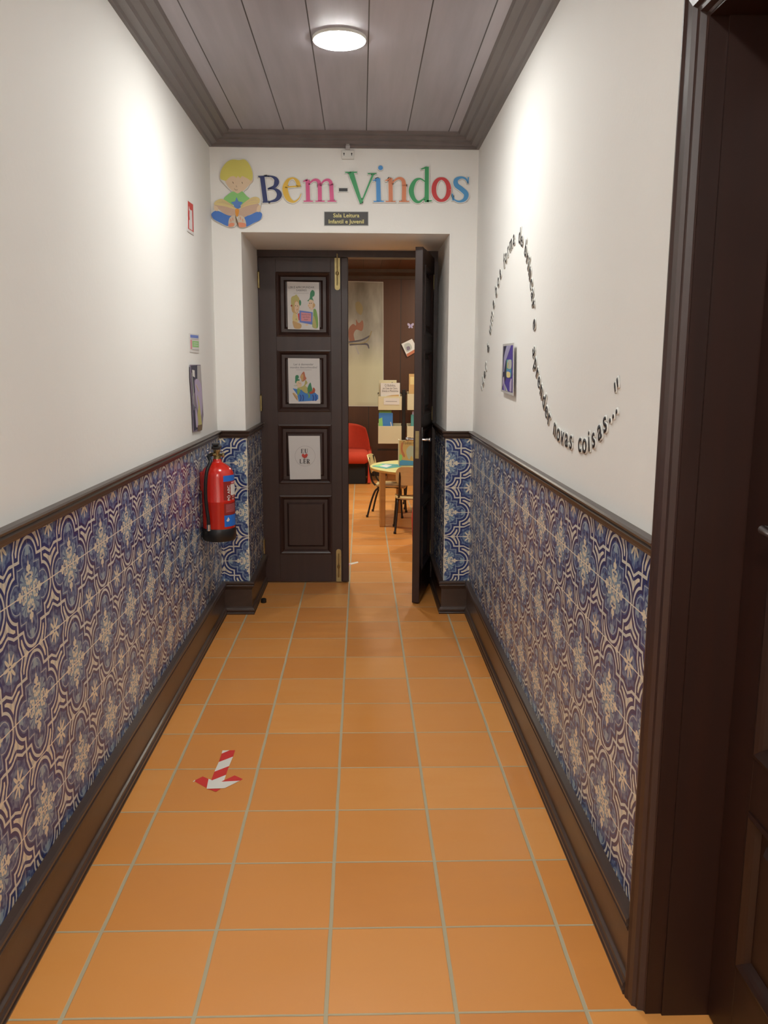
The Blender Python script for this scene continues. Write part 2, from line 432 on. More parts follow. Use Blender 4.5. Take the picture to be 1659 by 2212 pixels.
# right wall with the doorway (opening y .69 .. 1.69)
OY0, OY1, OZ = .69, 1.687, 2.112
bm = bm_new(); box(bm, WR, WR+.25, OY1+.03, D, 0, HC); box(bm, WR, WR+.25, YB, OY0-.03, 0, HC); box(bm, WR, WR+.25, OY0-.03, OY1+.03, OZ+.03, HC)
wr = tag(obj('wall_right', bm, M['plaster']), kind='structure')
tile_panel('tile_wainscot', wr, [((WR, D), (WR, OY1+.03), (-1, 0, 0), D-2.06, -1), ((WR, OY0-.03), (WR, YB), (-1, 0, 0), OY0-2.06, -1)])
# end wall with the deep recess
bm = bm_new(); box(bm, WL-.1, RL, D, D+.82, 0, HC); box(bm, RR, WR+.25, D, D+.82, 0, HC); box(bm, RL, RR, D, D+.82, SOF, HC)
we = tag(obj('wall_end', bm, M['plaster']), kind='structure')
tile_panel('tile_wainscot', we, [((WL, D), (RL, D), (0, -1, 0), WL-RL, 1), ((RR, D), (WR, D), (0, -1, 0), 0, 1),
    ((RL, D), (RL, DD), (1, 0, 0), 0, 1), ((RR, DD), (RR, D), (-1, 0, 0), DD-D, -1)])
bm = bm_new(); box(bm, WL-.1, WR+.25, YB-.1, YB, 0, HC)
tag(obj('wall_behind', bm, M['plaster']), kind='structure')

# rails, baseboards, cornice
rail = [(0, R0), (.010, R0+.001), (.013, R0+.008), (.019, R0+.013), (.021, R0+.022), (.017, R0+.027), (.025, R0+.033), (.027, R0+.039), (.022, R1), (0, R1)]
base = [(0, 0), (.029, 0), (.031, .008), (.026, .014), (.031, .020), (.031, .028), (.026, .033), (.024, .040), (.018, .044), (.016, .046),
        (.016, .152), (.019, .156), (.021, .163), (.027, .168), (.030, .176), (.026, .181), (.031, .187), (.031, .195), (.026, BT), (0, BT)]
ctop = [(0, HW), (.014, HW+.001), (.020, HW+.010), (.048, HW+.014), (.056, HW+.026), (.084, HW+.032), (.092, HW+.044), (.122, HW+.048), (.130, HC), (0, HC)]
pl = [(WL, YB, 0), (WL, D, 0), (RL, D, 0), (RL, DD-.005, 0)]
pr = [(RR, DD-.005, 0), (RR, D, 0), (WR, D, 0), (WR, OY1+.062, 0)]
prn = [(WR, OY0-.062, 0), (WR, YB, 0)]
bm = bm_new(); sweep(bm, pl, base, (0, 0, 1)); tag(obj('baseboard_left', bm, M['wood_h']), kind='structure')
bm = bm_new(); sweep(bm, pr, base, (0, 0, 1)); sweep(bm, prn, base, (0, 0, 1)); tag(obj('baseboard_right', bm, M['wood_h']), kind='structure')
bm = bm_new(); sweep(bm, pl, rail, (0, 0, 1)); tag(obj('trim_1', bm, M['wood_h']), kind='structure')
bm = bm_new(); sweep(bm, pr, rail, (0, 0, 1)); sweep(bm, prn, rail, (0, 0, 1)); tag(obj('trim_2', bm, M['wood_h']), kind='structure')
bm = bm_new(); sweep(bm, [(WL, YB, 0), (WL, D, 0), (WR, D, 0), (WR, YB, 0)], ctop, (0, 0, 1)); tag(obj('trim_3', bm, M['cornice']), kind='structure')

# casing and jamb of the doorway in the right wall
bm = bm_new()
cas = [(0, -.006), (.010, -.002), (.013, .010), (.022, .012), (.026, .020), (.044, .023), (.052, .027), (.060, .026), (.063, 0)]
sweep(bm, [(WR, OY0, 0), (WR, OY0, OZ), (WR, OY1, OZ), (WR, OY1, 0)], cas, (-1, 0, 0))
tag(obj('trim_4', bm, M['wood']), kind='structure')
bm = bm_new()
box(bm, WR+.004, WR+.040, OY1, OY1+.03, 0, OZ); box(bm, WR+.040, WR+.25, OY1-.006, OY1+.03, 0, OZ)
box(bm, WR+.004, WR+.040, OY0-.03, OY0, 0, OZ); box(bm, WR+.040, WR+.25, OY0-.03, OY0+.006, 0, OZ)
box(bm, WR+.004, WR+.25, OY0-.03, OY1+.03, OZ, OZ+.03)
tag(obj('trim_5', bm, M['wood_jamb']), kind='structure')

# ------------------------------------------------------------------ panelled door leaves
def leaf(name, W, H, panels, wood, t=.045, z0=.008):
    """door in local coordinates: hinge edge at x=0, width along +x, thickness along y, centred"""
    root = thing(name, None, None, kind='structure')
    bm = bm_new()
    xs0, xs1 = panels[0][0], panels[0][1]
    box(bm, 0, xs0, -t/2, t/2, z0, H, bev=.002); box(bm, xs1, W, -t/2, t/2, z0, H, bev=.002)
    zs = sorted([(p[2], p[3]) for p in panels]); prev = z0
    for a, b_ in zs: box(bm, xs0, xs1, -t/2, t/2, prev, a); prev = b_
    box(bm, xs0, xs1, -t/2, t/2, prev, H)
    obj('leaf_frame', bm, wood, root)
    for x0, x1, a, b_ in panels:
        bm = bm_new()
        box(bm, x0, x1, -.007, .007, a, b_)
        for s in (-1, 1):
            path = [(x0, 0, a), (x1, 0, a), (x1, 0, b_), (x0, 0, b_)]
            if s == -1: path = path[::-1]
            pr_ = [(-.000, .005), (-.000, t/2+.004), (-.008, t/2+.006), (-.016, t/2+.001), (-.022, t/2-.004), (-.030, .008), (-.030, .005)]
            sweep(bm, path, [(-o, h) for o, h in pr_], (0, s, 0), closed=True)
            i = .048; q = box(bm, x0+i, x1-i, min(s*.005, s*.019), max(s*.005, s*.019), a+i, b_-i)
            for v in q['verts']:
                if abs(v.co.y) > .01:
                    v.co.x += .014 if v.co.x < (x0+x1)/2 else -.014; v.co.z += .014 if v.co.z < (a+b_)/2 else -.014
        obj('panel', bm, wood, root)
    return root
def hinge(bm, x, y, z, h=.1, r=.008):
    tube(bm, [(x, y, z-h/2), (x, y, z+h/2)], r); lathe(bm, [(.001, z+h/2), (r*.9, z+h/2+.004), (.001, z+h/2+.01)], x, y, 10)

# double door at the end: left leaf closed
W1 = .575
zp = [(1.651, 2.060), (1.164, 1.566), (.684, 1.080), (.200, .605)]
d1 = leaf('door_1', W1, 2.150, [(.113, .465, a, b_) for a, b_ in zp], M['wood'])
d1.location = (-.664, DD+.0225, 0); d1['label'] = 'closed dark wooden left leaf of the double door with three taped papers'
bm = bm_new(); box(bm, .534, .580, -.034, -.020, .008, 2.150, bev=.004); obj('overlap_strip', bm, M['wood'], d1)
bm = bm_new()
for z in (2.007, 1.22, .255): hinge(bm, -.002+.006, -.028, z)
h = obj('hinge', bm, M['brass'], d1, True, 40)
for z0, z1 in ((1.947, 2.172), (.008, .235)):
    bm = bm_new()
    top = z1 > 2
    prof = []
    cx = .510; r = .017
    zz = z0+r if top else z1-r
    pts = [(cx-r, zz), (cx-r, z1-.024 if top else z0), (cx+r, z1-.024 if top else z0), (cx+r, zz)]
    for k in range(1, 12):
        a = PI*k/12; pts.append((cx+r*math.cos(a), zz-(r*math.sin(a) if top else -r*math.sin(a))))
    f = [bm.verts.new((x, -.0275, z)) for x, z in pts]; g = [bm.verts.new((x, -.0220, z)) for x, z in pts]
    bm.faces.new(f); bm.faces.new(g[::-1])
    for i in range(len(f)): j = (i+1) % len(f); bm.faces.new((f[i], g[i], g[j], f[j]))
    fb = obj('flush_bolt', bm, M['brass'], d1)
    bm = bm_new(); tube(bm, [(cx, -.030, z0+.03), (cx, -.030, z1+.002 if top else z1-.03)], .0045); lathe(bm, [(.004, (z0+z1)/2-.02), (.009, (z0+z1)/2-.015), (.009, (z0+z1)/2), (.004, (z0+z1)/2+.005)], cx, -.034, 12)
    obj('bolt_rod', bm, M['brass'], fb, True, 40)
# right leaf standing open towards the corridor
d2 = leaf('door_2', .548, 2.150, [(.10, .448, a, b_) for a, b_ in zp], M['wood'])
d2.location = (.4515, DD+.002, 0); ang = math.atan2(5.067-5.602, .338-.4515); d2.rotation_euler = (0, 0, ang)
d2['label'] = 'dark wooden right leaf of the double door standing open'
bm = bm_new(); box(bm, .5465, .5495, -.011, .011, .913, 1.080); obj('lock_plate', bm, M['brass'], d2)
for s in (1, -1):
    bm = bm_new()
    box(bm, .487, .517, s*.0225 if s > 0 else -.0265, .0265 if s > 0 else -.0225, .93, 1.10, bev=.002)
    tube(bm, [(.502, s*.024, 1.025), (.502, s*.060, 1.025), (.497, s*.067, 1.025), (.480, s*.069, 1.025), (.400, s*.066, 1.022)], [.009, .009, .0085, .008, .0065], 12)
    bmesh.ops.create_uvsphere(bm, u_segments=14, v_segments=10, radius=.0125, matrix=Matrix.Translation((.497, s*.068, 1.025)))
    obj('handle', bm, M['chrome'], d2, True, 40)
bm = bm_new()
for z in (2.0, 1.16, .26):
    hinge(bm, -.004, .030, z, .1, .007); box(bm, 0, .03, .0223, .0245, z-.045, z+.045)
obj('hinge', bm, M['brass'], d2, True, 40)
# frame round the double door
bm = bm_new()
box(bm, RL, RR, DD-.005, DD+.10, 2.153, SOF); box(bm, .456, RR, DD-.012, DD+.10, 0, 2.153); box(bm, RL, RL+.002, DD+.05, DD+.1, 0, 2.153)
box(bm, .440, .460, DD+.030, DD+.06, 0, 2.153)
tag(obj('trim_6', bm, M['wood']), kind='structure')

# door leaf in the right-wall doorway
dz = on_x(.79, 1612, 1620).z, on_x(.79, 1637, 1775).z, on_x(.79, 1587, 2085).z
d3 = leaf('door_3', .985, 2.10, [(.115, .870, dz[2], dz[1]), (.115, .870, dz[0], 1.85)], M['wood_jamb'])
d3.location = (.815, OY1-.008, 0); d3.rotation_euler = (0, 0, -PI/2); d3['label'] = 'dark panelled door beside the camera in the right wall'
hp = on_x(.77, 1656, 1142)
bm = bm_new(); ly = (OY1-.008)-hp.y
box(bm, ly-.0+.0, ly+.035, -.0275, -.0225, hp.z-.10, hp.z+.06, bev=.002)
tube(bm, [(ly+.018, -.024, hp.z), (ly+.018, -.050, hp.z), (ly+.012, -.058, hp.z), (ly-.005+.05, -.060, hp.z-.002), (ly+.12, -.058, hp.z-.004)], [.009, .009, .009, .008, .007], 12)
obj('handle', bm, M['chrome'], d3, True, 40)

# ------------------------------------------------------------------ ceiling lights
def ceiling_light(x, y, z, r, power, label, col=(1, .99, .945)):
    t = thing('ceiling_light', label, 'ceiling light', (x, y, z))
    bm = bm_new(); lathe(bm, [(r*.9, 0), (r+.003, 0), (r+.003, -.006), (r+.002, -.010), (r, -.0115), (r-.001, -.010), (r*.9, -.009)], 0, 0, 48)
    obj('frame', bm, M['foam_white'], t, True, 40)
    bm = bm_new(); lathe(bm, [(r-.002, -.009), (r-.0005, -.0118), (r-.004, -.0135), (r*.7, -.0150), (.001, -.0155)], 0, 0, 48)
    obj('diffuser', bm, emit('lit_diffuser', col, power), t, True)
    return t
for (x, y, p), lb in zip(LAMPS, ('round flush white ceiling light glowing above the corridor', 'round ceiling light of the corridor overhead out of frame', 'round ceiling light of the corridor furthest behind the camera')):
    ceiling_light(x, y, HC, .100, p, lb)
for i, (x, y) in enumerate(ROOM_LAMPS):
    ceiling_light(x, y, 2.70, .12, ROOM_POWER, ('round ceiling light of the reading room near its door', 'round ceiling light of the reading room far to the right', 'round ceiling light of the reading room far to the left', 'round ceiling light of the reading room before its back wall')[i], (1, .93, .76))

# ------------------------------------------------------------------ reading room shell
bm = bm_new(); box(bm, -3.1, 3.1, BK, BK+.1, 0, 2.70); wb = tag(obj('wall_back', bm, M['panelling']), kind='structure')
bm = bm_new(); box(bm, -3.1, -3.0, D+.82, BK, 0, 2.70); tag(obj('wall_room_left', bm, M['panelling']), kind='structure')
bm = bm_new(); box(bm, 3.0, 3.1, D+.82, BK, 0, 2.70); tag(obj('wall_room_right', bm, M['panelling']), kind='structure')
bm = bm_new(); box(bm, -3.1, WL-.1, D+.72, D+.82, 0, 2.70); box(bm, WR+.25, 3.1, D+.72, D+.82, 0, 2.70)
tag(obj('wall_room_front', bm, M['plaster']), kind='structure')
bm = bm_new(); sweep(bm, [(-3.0, BK, 0), (3.0, BK, 0)], [(0, 2.58), (.02, 2.58), (.03, 2.62), (.08, 2.66), (.09, 2.70), (0, 2.70)], (0, 0, 1)); tag(obj('trim_7', bm, M['wood_h']), kind='structure')
bm = bm_new(); sweep(bm, [(-3.0, BK, 0), (3.0, BK, 0)], [(0, 0), (.02, 0), (.02, .12), (.012, .14), (0, .14)], (0, 0, 1)); tag(obj('baseboard_back', bm, M['wood_h']), kind='structure')

# ------------------------------------------------------------------ end wall: welcome letters
K = 3.456
fB = crop_y(D-.001, 550, 340, K)
def letter(ch, lab, colour, strokes, discs=(), k=8):
    f = Flat(fB, (0, -1, 0))
    for s_ in strokes: f.stroke(s_, 'foam_white', lay=.007, thick=.007, grow=6.5, side='foam_edge', k=k)
    for cx, cy_, r in discs: f.disc(cx, cy_, r+6.5, 'foam_white', lay=.007, thick=.007, side='foam_edge')
    for s_ in strokes: f.stroke(s_, colour, lay=.0078, thick=.0006, k=k)
    for cx, cy_, r in discs: f.disc(cx, cy_, r, colour, lay=.0078, thick=.0006)
    o = f.done('welcome_letter')
    tag(o, lab, 'letter', 'welcome letters above the doorway')
letter('B', 'navy blue cut-out capital B beside the reading child', 'ink_navy', [
    [(58, 148, 34), (82, 334, 34)], [(28, 145, 9), (110, 142, 9)], [(60, 336, 9), (120, 335, 9)],
    [(78, 143, 9), (125, 144, 12), (158, 162, 28), (165, 190, 38), (148, 220, 24), (105, 234, 9)],
    [(98, 236, 9), (145, 237, 14), (177, 258, 32), (185, 288, 38), (160, 320, 24), (105, 335, 9)]])
letter('e', 'yellow cut-out letter e with the tail curling up', 'ink_yellow', [
    [(230, 224, 11), (342, 217, 12)],
    [(330, 218, 30), (320, 182, 27), (288, 157, 13), (248, 175, 24), (228, 235, 40), (250, 305, 38), (292, 333, 17), (330, 310, 8), (348, 272, 4)]])
letter('m', 'pink cut-out letter m', 'ink_pink', [
    [(396, 170, 30), (400, 328, 30)], [(364, 182, 8), (396, 168, 14)], [(486, 195, 30), (488, 328, 30)], [(572, 200, 30), (578, 328, 30)],
    [(405, 205, 8), (430, 178, 15), (458, 170, 20), (480, 184, 26), (487, 215, 29)],
    [(494, 205, 8), (518, 178, 15), (546, 170, 20), (566, 184, 26), (573, 215, 29)],
    [(366, 329, 9), (436, 329, 9)], [(455, 329, 9), (524, 329, 9)], [(544, 329, 9), (610, 329, 9)]])
letter('-', 'short black cut-out hyphen between the two halves', 'ink_black', [[(630, 244, 24), (694, 244, 24)]])
letter('V', 'green cut-out capital V', 'ink_green', [
    [(718, 112, 40), (795, 342, 22)], [(886, 124, 15), (795, 345, 11)], [(677, 114, 9), (765, 113, 9)], [(845, 124, 9), (910, 122, 9)]])
letter('i', 'blue cut-out letter i with a round dot', 'ink_blue', [
    [(922, 158, 32), (926, 330, 34)], [(884, 178, 8), (922, 160, 14)], [(888, 331, 9), (964, 330, 9)]], [(940, 80, 18)])
letter('n', 'orange cut-out letter n', 'ink_orange', [
    [(1014, 158, 31), (1016, 330, 31)], [(976, 178, 8), (1014, 158, 14)],
    [(1024, 200, 8), (1050, 170, 14), (1082, 158, 20), (1108, 174, 28), (1116, 215, 32)], [(1116, 205, 32), (1114, 330, 32)],
    [(978, 331, 9), (1052, 331, 9)], [(1078, 331, 9), (1154, 331, 9)]])
letter('d', 'tall green cut-out letter d', 'ink_green', [
    [(1285, 72, 30), (1284, 336, 32)], [(1242, 90, 8), (1285, 76, 14)], [(1284, 328, 12), (1322, 326, 9)],
    [(1275, 185, 9), (1235, 162, 12), (1195, 180, 26), (1169, 245, 38), (1187, 310, 30), (1225, 335, 18), (1275, 300, 8)]])
letter('o', 'red cut-out letter o', 'ink_red', [
    [(1393+56*math.cos(a), 242+82*math.sin(a), 20+15*abs(math.cos(a))) for a in [2*PI*k/20 for k in range(21)]]], k=3)
letter('s', 'light blue cut-out letter s at the end', 'ink_sky', [
    [(1592, 195, 6), (1575, 163, 14), (1540, 152, 17), (1503, 170, 30), (1505, 208, 36), (1545, 240, 36), (1578, 275, 36), (1568, 314, 28), (1530, 331, 15), (1492, 318, 10), (1474, 280, 6)],
    [(1594, 150, 10), (1592, 198, 8)], [(1476, 272, 8), (1480, 324, 10)]])

# reading child cut-out
fC = crop_y(D-.001, 445, 335, 12.29)
f = Flat(fC, (0, -1, 0))
outl = [(560, 180), (700, 105), (850, 90), (1000, 95), (1110, 150), (1190, 260), (1240, 400), (1262, 540), (1255, 690), (1170, 790), (1110, 900), (1010, 985), (1090, 1090), (1170, 1165), (1300, 1110), (1420, 1150), (1470, 1290), (1450, 1480), (1505, 1590), (1480, 1700), (1300, 1810), (1090, 1925), (930, 1935), (830, 1850), (760, 1920), (620, 1925), (400, 1830), (220, 1730), (155, 1600), (190, 1500), (200, 1400), (220, 1260), (370, 1170), (480, 1175), (600, 1040), (690, 980), (590, 890), (480, 770), (385, 660), (375, 520), (430, 330)]
f.poly(outl, 'foam_white', lay=.010, thick=.010, side='foam_edge', smooth=True)
Z0 = .0104
def c(pts, m, dz=0, smooth=True): 
    global Z0
    Z0 += .0003; f.poly(pts, m, lay=Z0, smooth=smooth)
c([(480, 620), (560, 800), (680, 940), (850, 1030), (1000, 960), (1110, 850), (1180, 780), (1245, 700), (1180, 560), (820, 420), (520, 560)], 'skin')
c([(395, 640), (385, 520), (440, 350), (570, 190), (720, 130), (880, 145), (1010, 125), (1110, 190), (1200, 340), (1245, 500), (1240, 640), (1190, 690), (1120, 640), (1040, 600), (960, 570), (920, 620), (850, 570), (820, 615), (740, 570), (650, 590), (590, 640), (540, 690), (470, 680)], 'hair_yellow')
for x, y, dx, dy in ((712, 720, 28, 45), (960, 725, 18, 45)): 
    f.stroke([(x, y, 14), (x+dx, y+dy, 18)], 'line_brown', lay=.0125)
f.stroke([(808, 820, 8), (815, 850, 8), (835, 850, 8)], 'line_brown', lay=.0125); f.stroke([(755, 900, 8), (800, 940, 9), (850, 930, 8)], 'line_brown', lay=.0125)
c([(480, 1180), (600, 1050), (700, 985), (760, 985), (850, 1030), (960, 975), (1010, 1010), (1090, 1100), (1165, 1175), (1000, 1300), (850, 1350), (660, 1310)], 'shirt_green')
for pp in ([(820, 1130), (870, 1240), (985, 1265), (920, 1350), (930, 1400), (860, 1440), (760, 1400), (745, 1330), (670, 1265), (780, 1240)],): f.poly(pp, 'star_blue', lay=.0122)
c([(160, 1560), (260, 1490), (380, 1510), (540, 1590), (690, 1610), (640, 1700), (600, 1890), (400, 1810), (230, 1720), (165, 1640)], 'jeans_blue')
c([(1495, 1590), (1450, 1525), (1350, 1520), (1180, 1600), (1030, 1650), (1055, 1760), (1070, 1910), (1280, 1810), (1450, 1720)], 'jeans_blue')
c([(245, 1330), (500, 1370), (770, 1445), (830, 1480), (900, 1440), (1100, 1350), (1400, 1300), (1350, 1505), (1150, 1600), (990, 1670), (830, 1620), (720, 1625), (540, 1590), (300, 1400)], 'book_tan')
c([(240, 1330), (250, 1250), (370, 1180), (480, 1190), (640, 1290), (745, 1370), (790, 1450), (500, 1370)], 'page_yellow')
c([(930, 1420), (960, 1330), (1160, 1175), (1300, 1120), (1420, 1160), (1430, 1270), (1370, 1300), (1130, 1350), (910, 1435)], 'page_yellow')
for a, b_, e in (((300, 1270), (520, 1290), (760, 1400)), ((420, 1230), (600, 1290), (740, 1380)), ((1380, 1230), (1200, 1230), (960, 1370)), ((1330, 1180), (1180, 1210), (980, 1330)), ((1400, 1270), (1180, 1290), (950, 1390))):
    f.stroke([(*a, 6), (*b_, 7), (*e, 5)], 'book_tan', lay=.0142)
c([(225, 1350), (300, 1370), (340, 1440), (310, 1500), (230, 1460)], 'skin'); c([(1380, 1370), (1450, 1350), (1455, 1450), (1420, 1520), (1350, 1500)], 'skin')
c([(790, 1450), (870, 1440), (885, 1530), (840, 1650), (795, 1590)], 'bookmark_orange')
c([(610, 1760), (660, 1650), (760, 1610), (805, 1700), (790, 1830), (740, 1905), (620, 1905)], 'feet_pale'); c([(865, 1700), (900, 1610), (1000, 1650), (1060, 1760), (1065, 1900), (900, 1910), (860, 1820)], 'feet_pale')
c([(610, 1850), (680, 1810), (760, 1830), (740, 1900), (620, 1915)], 'toe_pink'); c([(862, 1815), (940, 1800), (1060, 1830), (1062, 1915), (900, 1925)], 'toe_pink')
for x, y in ((670, 1740), (725, 1710), (930, 1690), (985, 1740)): f.stroke([(x-8, y-35, 18), (x+6, y+40, 22)], 'toe_pink', lay=.0162)
f.stroke([(790, 1620, 8), (825, 1750, 38), (870, 1895, 14)], 'line_brown', lay=.0162)
tag(f.done('child_cutout'), 'painted cut-out of a blond child reading a book on crossed legs', 'wall decoration')

# name plaque
f = Flat(lambda a, b_: on_y(D-.001, 700+a, 457+b_), (0, -1, 0))
f.poly([(0, 0), (96, 0), (96, 31), (0, 31)], 'silver_grey', lay=.003, thick=.003)
f.poly([(1.2, 1.2), (94.8, 1.2), (94.8, 29.8), (1.2, 29.8)], 'plaque')
f.text('Sala Leitura', 48, 12.6, 12.2, 'plaque_gold', bold=.012); f.text('Infantil e Juvenil', 48, 25.8, 12.2, 'plaque_gold', bold=.012)
tag(f.done('name_plaque'), 'small dark plaque with gold lettering over the double door', 'plaque')
# small beige junction box under the cornice
t = thing('junction_box', 'small beige two-hole box under the cornice of the end wall', 'junction box', (-.073, D, 2.604))
bm = bm_new(); box(bm, -.034, .034, -.022, -.001, -.023, .023, bev=.003); obj('housing', bm, M['foam_white'], t)
for s in (-1, 1): bm = bm_new(); tube(bm, [(s*.021, -.0215, .004), (s*.021, -.0235, .004)], .004, 10); box(bm, s*.021-.002, s*.021+.002, -.0235, -.0215, -.006, .004); obj('screw', bm, M['black'], t)
bm = bm_new(); box(bm, -.012, .012, -.030, -.018, .023, .045, bev=.002); box(bm, -.009, .009, -.040, -.022, .045, .075, bev=.002); obj('clip', bm, M['grey_light'], t)

# ------------------------------------------------------------------ papers taped on the closed leaf (face at y = 5.600)
PY = DD-.008
def paper_sheet(name, quad, lab, m='paper', k=None, draw=None, org=(0, 0), group=None):
    f = Flat(lambda a, b_: on_y(PY, org[0]+a/k, org[1]+b_/k), (0, -1, 0))
    f.poly(quad, m, lay=.0006, thick=.0005)
    if draw: draw(f)
    return tag(f.done(name), lab, 'paper', group)
def drawA(f):
    f.text('LER É APROFUNDAR', 770, 495, 92, 'text_grey'); f.text('SABERES', 770, 590, 92, 'text_grey'); f.stroke([(520, 655, 12), (1010, 655, 12)], 'grey_light')
    f.poly([(460, 770), (600, 740), (690, 800), (720, 950), (700, 1120), (650, 1300), (560, 1320), (470, 1250), (440, 1060), (430, 900)], 'tan', smooth=True)
    f.poly([(450, 790), (520, 760), (600, 700), (660, 770), (700, 900), (640, 930), (560, 880), (540, 1020), (500, 1100), (440, 1000)], 'olive', smooth=True)
    f.poly([(700, 900), (740, 880), (765, 970), (740, 1060), (700, 1020)], 'hat_green', smooth=True)
    f.poly([(560, 980), (640, 930), (700, 1080), (640, 1280), (560, 1250)], 'skin', smooth=True)
    f.disc(450, 1060, 30, 'brown_red')
    f.poly([(520, 1300), (600, 1330), (660, 1500), (640, 1600), (500, 1560), (480, 1440)], 'page_yellow', smooth=True)
    f.poly([(490, 1560), (640, 1610), (770, 1680), (740, 1800), (560, 1800), (500, 1690)], 'tan', smooth=True)
    f.disc(605, 1505, 26, 'olive')
    f.poly([(650, 1330), (720, 1290), (740, 1560), (680, 1530)], 'heart_red')
    f.poly([(705, 1215), (1140, 1275), (1125, 1680), (715, 1600)], 'card_blue')
    f.poly([(760, 1275), (1090, 1310), (1085, 1580), (760, 1555)], 'card_pink')
    f.text('Você já leu', 925, 1372, 66, 'text_grey'); f.text('um livro', 925, 1452, 66, 'text_grey'); f.text('hoje?', 925, 1530, 66, 'text_grey')
    f.poly([(970, 900), (1040, 820), (1060, 640), (1130, 550), (1200, 620), (1190, 740), (1130, 790), (1170, 910), (1080, 860), (1000, 915)], 'hat_green', smooth=True)
    f.poly([(1030, 870), (1150, 890), (1180, 1000), (1160, 1180), (1080, 1200), (1010, 1110), (980, 1030), (1010, 980)], 'skin', smooth=True)
    f.poly([(1160, 980), (1220, 1030), (1190, 1110), (1140, 1130)], 'tan', smooth=True)
    f.poly([(1170, 1180), (1250, 1200), (1310, 1500), (1300, 1780), (1130, 1750), (1150, 1480), (1160, 1300)], 'leaf_green', smooth=True)
    f.poly([(1160, 1400), (1220, 1500), (1260, 1780), (1140, 1740)], 'olive', smooth=True)
    for x_, y_ in ((585, 1060), (650, 1075), (1040, 990), (1095, 985)): f.disc(x_, y_, 11, 'ink_black', ry=16)
    f.stroke([(600, 1180, 8), (640, 1200, 9), (670, 1180, 8)], 'brown_red'); f.stroke([(1010, 1050, 14), (985, 1075, 18)], 'tan'); f.stroke([(1030, 1120, 8), (1070, 1135, 8)], 'brown_red'); f.stroke([(690, 1100, 10), (560, 1320, 8)], 'tan')
    f.disc(950, 1680, 45, 'skin', ry=35)
paper_sheet('notice_paper', [(300, 275), (1345, 300), (1360, 1850), (330, 1825)], 'taped white sheet with two cartoon children holding a blue sign, topmost on the door leaf', 'paper_gloss', 15.08, drawA, (600, 590), 'sheets taped on the closed leaf')
def drawB(f):
    f.text('Ler é desvendar', 840, 440, 100, 'text_grey'); f.text('mundos desconhecidos!', 845, 535, 92, 'text_grey'); f.stroke([(600, 588, 12), (1100, 592, 12)], 'grey_light')
    f.poly([(485, 1190), (1180, 1300), (1320, 1420), (1320, 1530), (1260, 1590), (680, 1620), (640, 1400)], 'book_blue')
    f.poly([(475, 1340), (530, 1330), (650, 1450), (650, 1610), (560, 1500)], 'tan'); f.stroke([(500, 1360, 10), (640, 1560, 10)], 'text_grey')
    for x in (740, 820, 1150, 1235): f.stroke([(x-10, 1400, 36), (x+18, 1490, 40), (x, 1600, 36)], 'book_navy')
    f.poly([(735, 800), (850, 640), (900, 800), (930, 880), (800, 975), (760, 880)], 'fox_orange', smooth=True); f.poly([(740, 800), (830, 730), (820, 960), (780, 930)], 'tan', smooth=True)
    f.poly([(580, 780), (660, 760), (690, 830), (660, 880), (720, 920), (580, 1020), (570, 900)], 'hat_green', smooth=True)
    f.poly([(620, 960), (720, 950), (780, 1040), (760, 1130), (660, 1160), (610, 1050)], 'skin', smooth=True)
    f.disc(680, 1010, 9, 'ink_black'); f.disc(725, 1030, 9, 'ink_black'); f.stroke([(640, 1090, 10), (560, 1110, 8), (530, 1085, 6)], 'leaf_green')
    f.poly([(900, 920), (970, 1010), (900, 1100), (990, 1200), (960, 1350), (850, 1310), (760, 1230), (640, 1180), (790, 1130), (870, 1060)], 'olive', smooth=True)
    f.poly([(640, 1200), (740, 1240), (680, 1390), (640, 1380)], 'leaf_green', smooth=True)
    f.poly([(1060, 1000), (1100, 1120), (1120, 1260), (1000, 1330), (970, 1180)], 'hat_green', smooth=True)
    f.poly([(1160, 1160), (1220, 1230), (1190, 1330), (1070, 1370), (1030, 1320), (1120, 1270)], 'brown_red', smooth=True)
    f.stroke([(980, 1350, 50), (1030, 1420, 45), (1010, 1500, 40)], 'leaf_green')
paper_sheet('notice_paper', [(330, 205), (1360, 215), (1390, 1690), (365, 1685)], 'taped white sheet with a green-capped figure lying on a big blue book', 'paper', 15.08, drawB, (600, 760), 'sheets taped on the closed leaf')
def serif(f, ch, x, y, h, m):
    """serif capital: x left, y top, h height"""
    w_ = h*.62; S = h*.17; t_ = h*.06
    def st(*p): f.stroke([(x+a*w_, y+b_*h, c_*h) for a, b_, c_ in p], m)
    if ch in 'ELR': st((.2, 0, .18), (.2, 1, .18)); st((0, .02, .05), (.42, .02, .05)); st((0, .98, .05), (.45, .98, .05))
    if ch in 'EL': st((.2, .97, .07), (1, .97, .07)); st((1, .97, .05), (1.02, .7, .05))
    if ch == 'E': st((.2, .03, .07), (.95, .03, .07)); st((.95, .03, .05), (.97, .25, .05)); st((.2, .48, .06), (.75, .48, .06)); st((.75, .36, .05), (.75, .62, .05))
    if ch == 'U': st((.2, .02, .18), (.2, .5, .18), (.3, .85, .14), (.6, .97, .07), (.9, .82, .06), (.97, .4, .06), (.97, .02, .06)); st((0, .02, .05), (.42, .02, .05)); st((.8, .02, .05), (1.15, .02, .05))
    if ch == 'R': st((.2, .03, .07), (.65, .03, .08), (.85, .25, .18), (.65, .5, .08), (.2, .52, .06)); st((.5, .52, .16), (1.05, .98, .16))
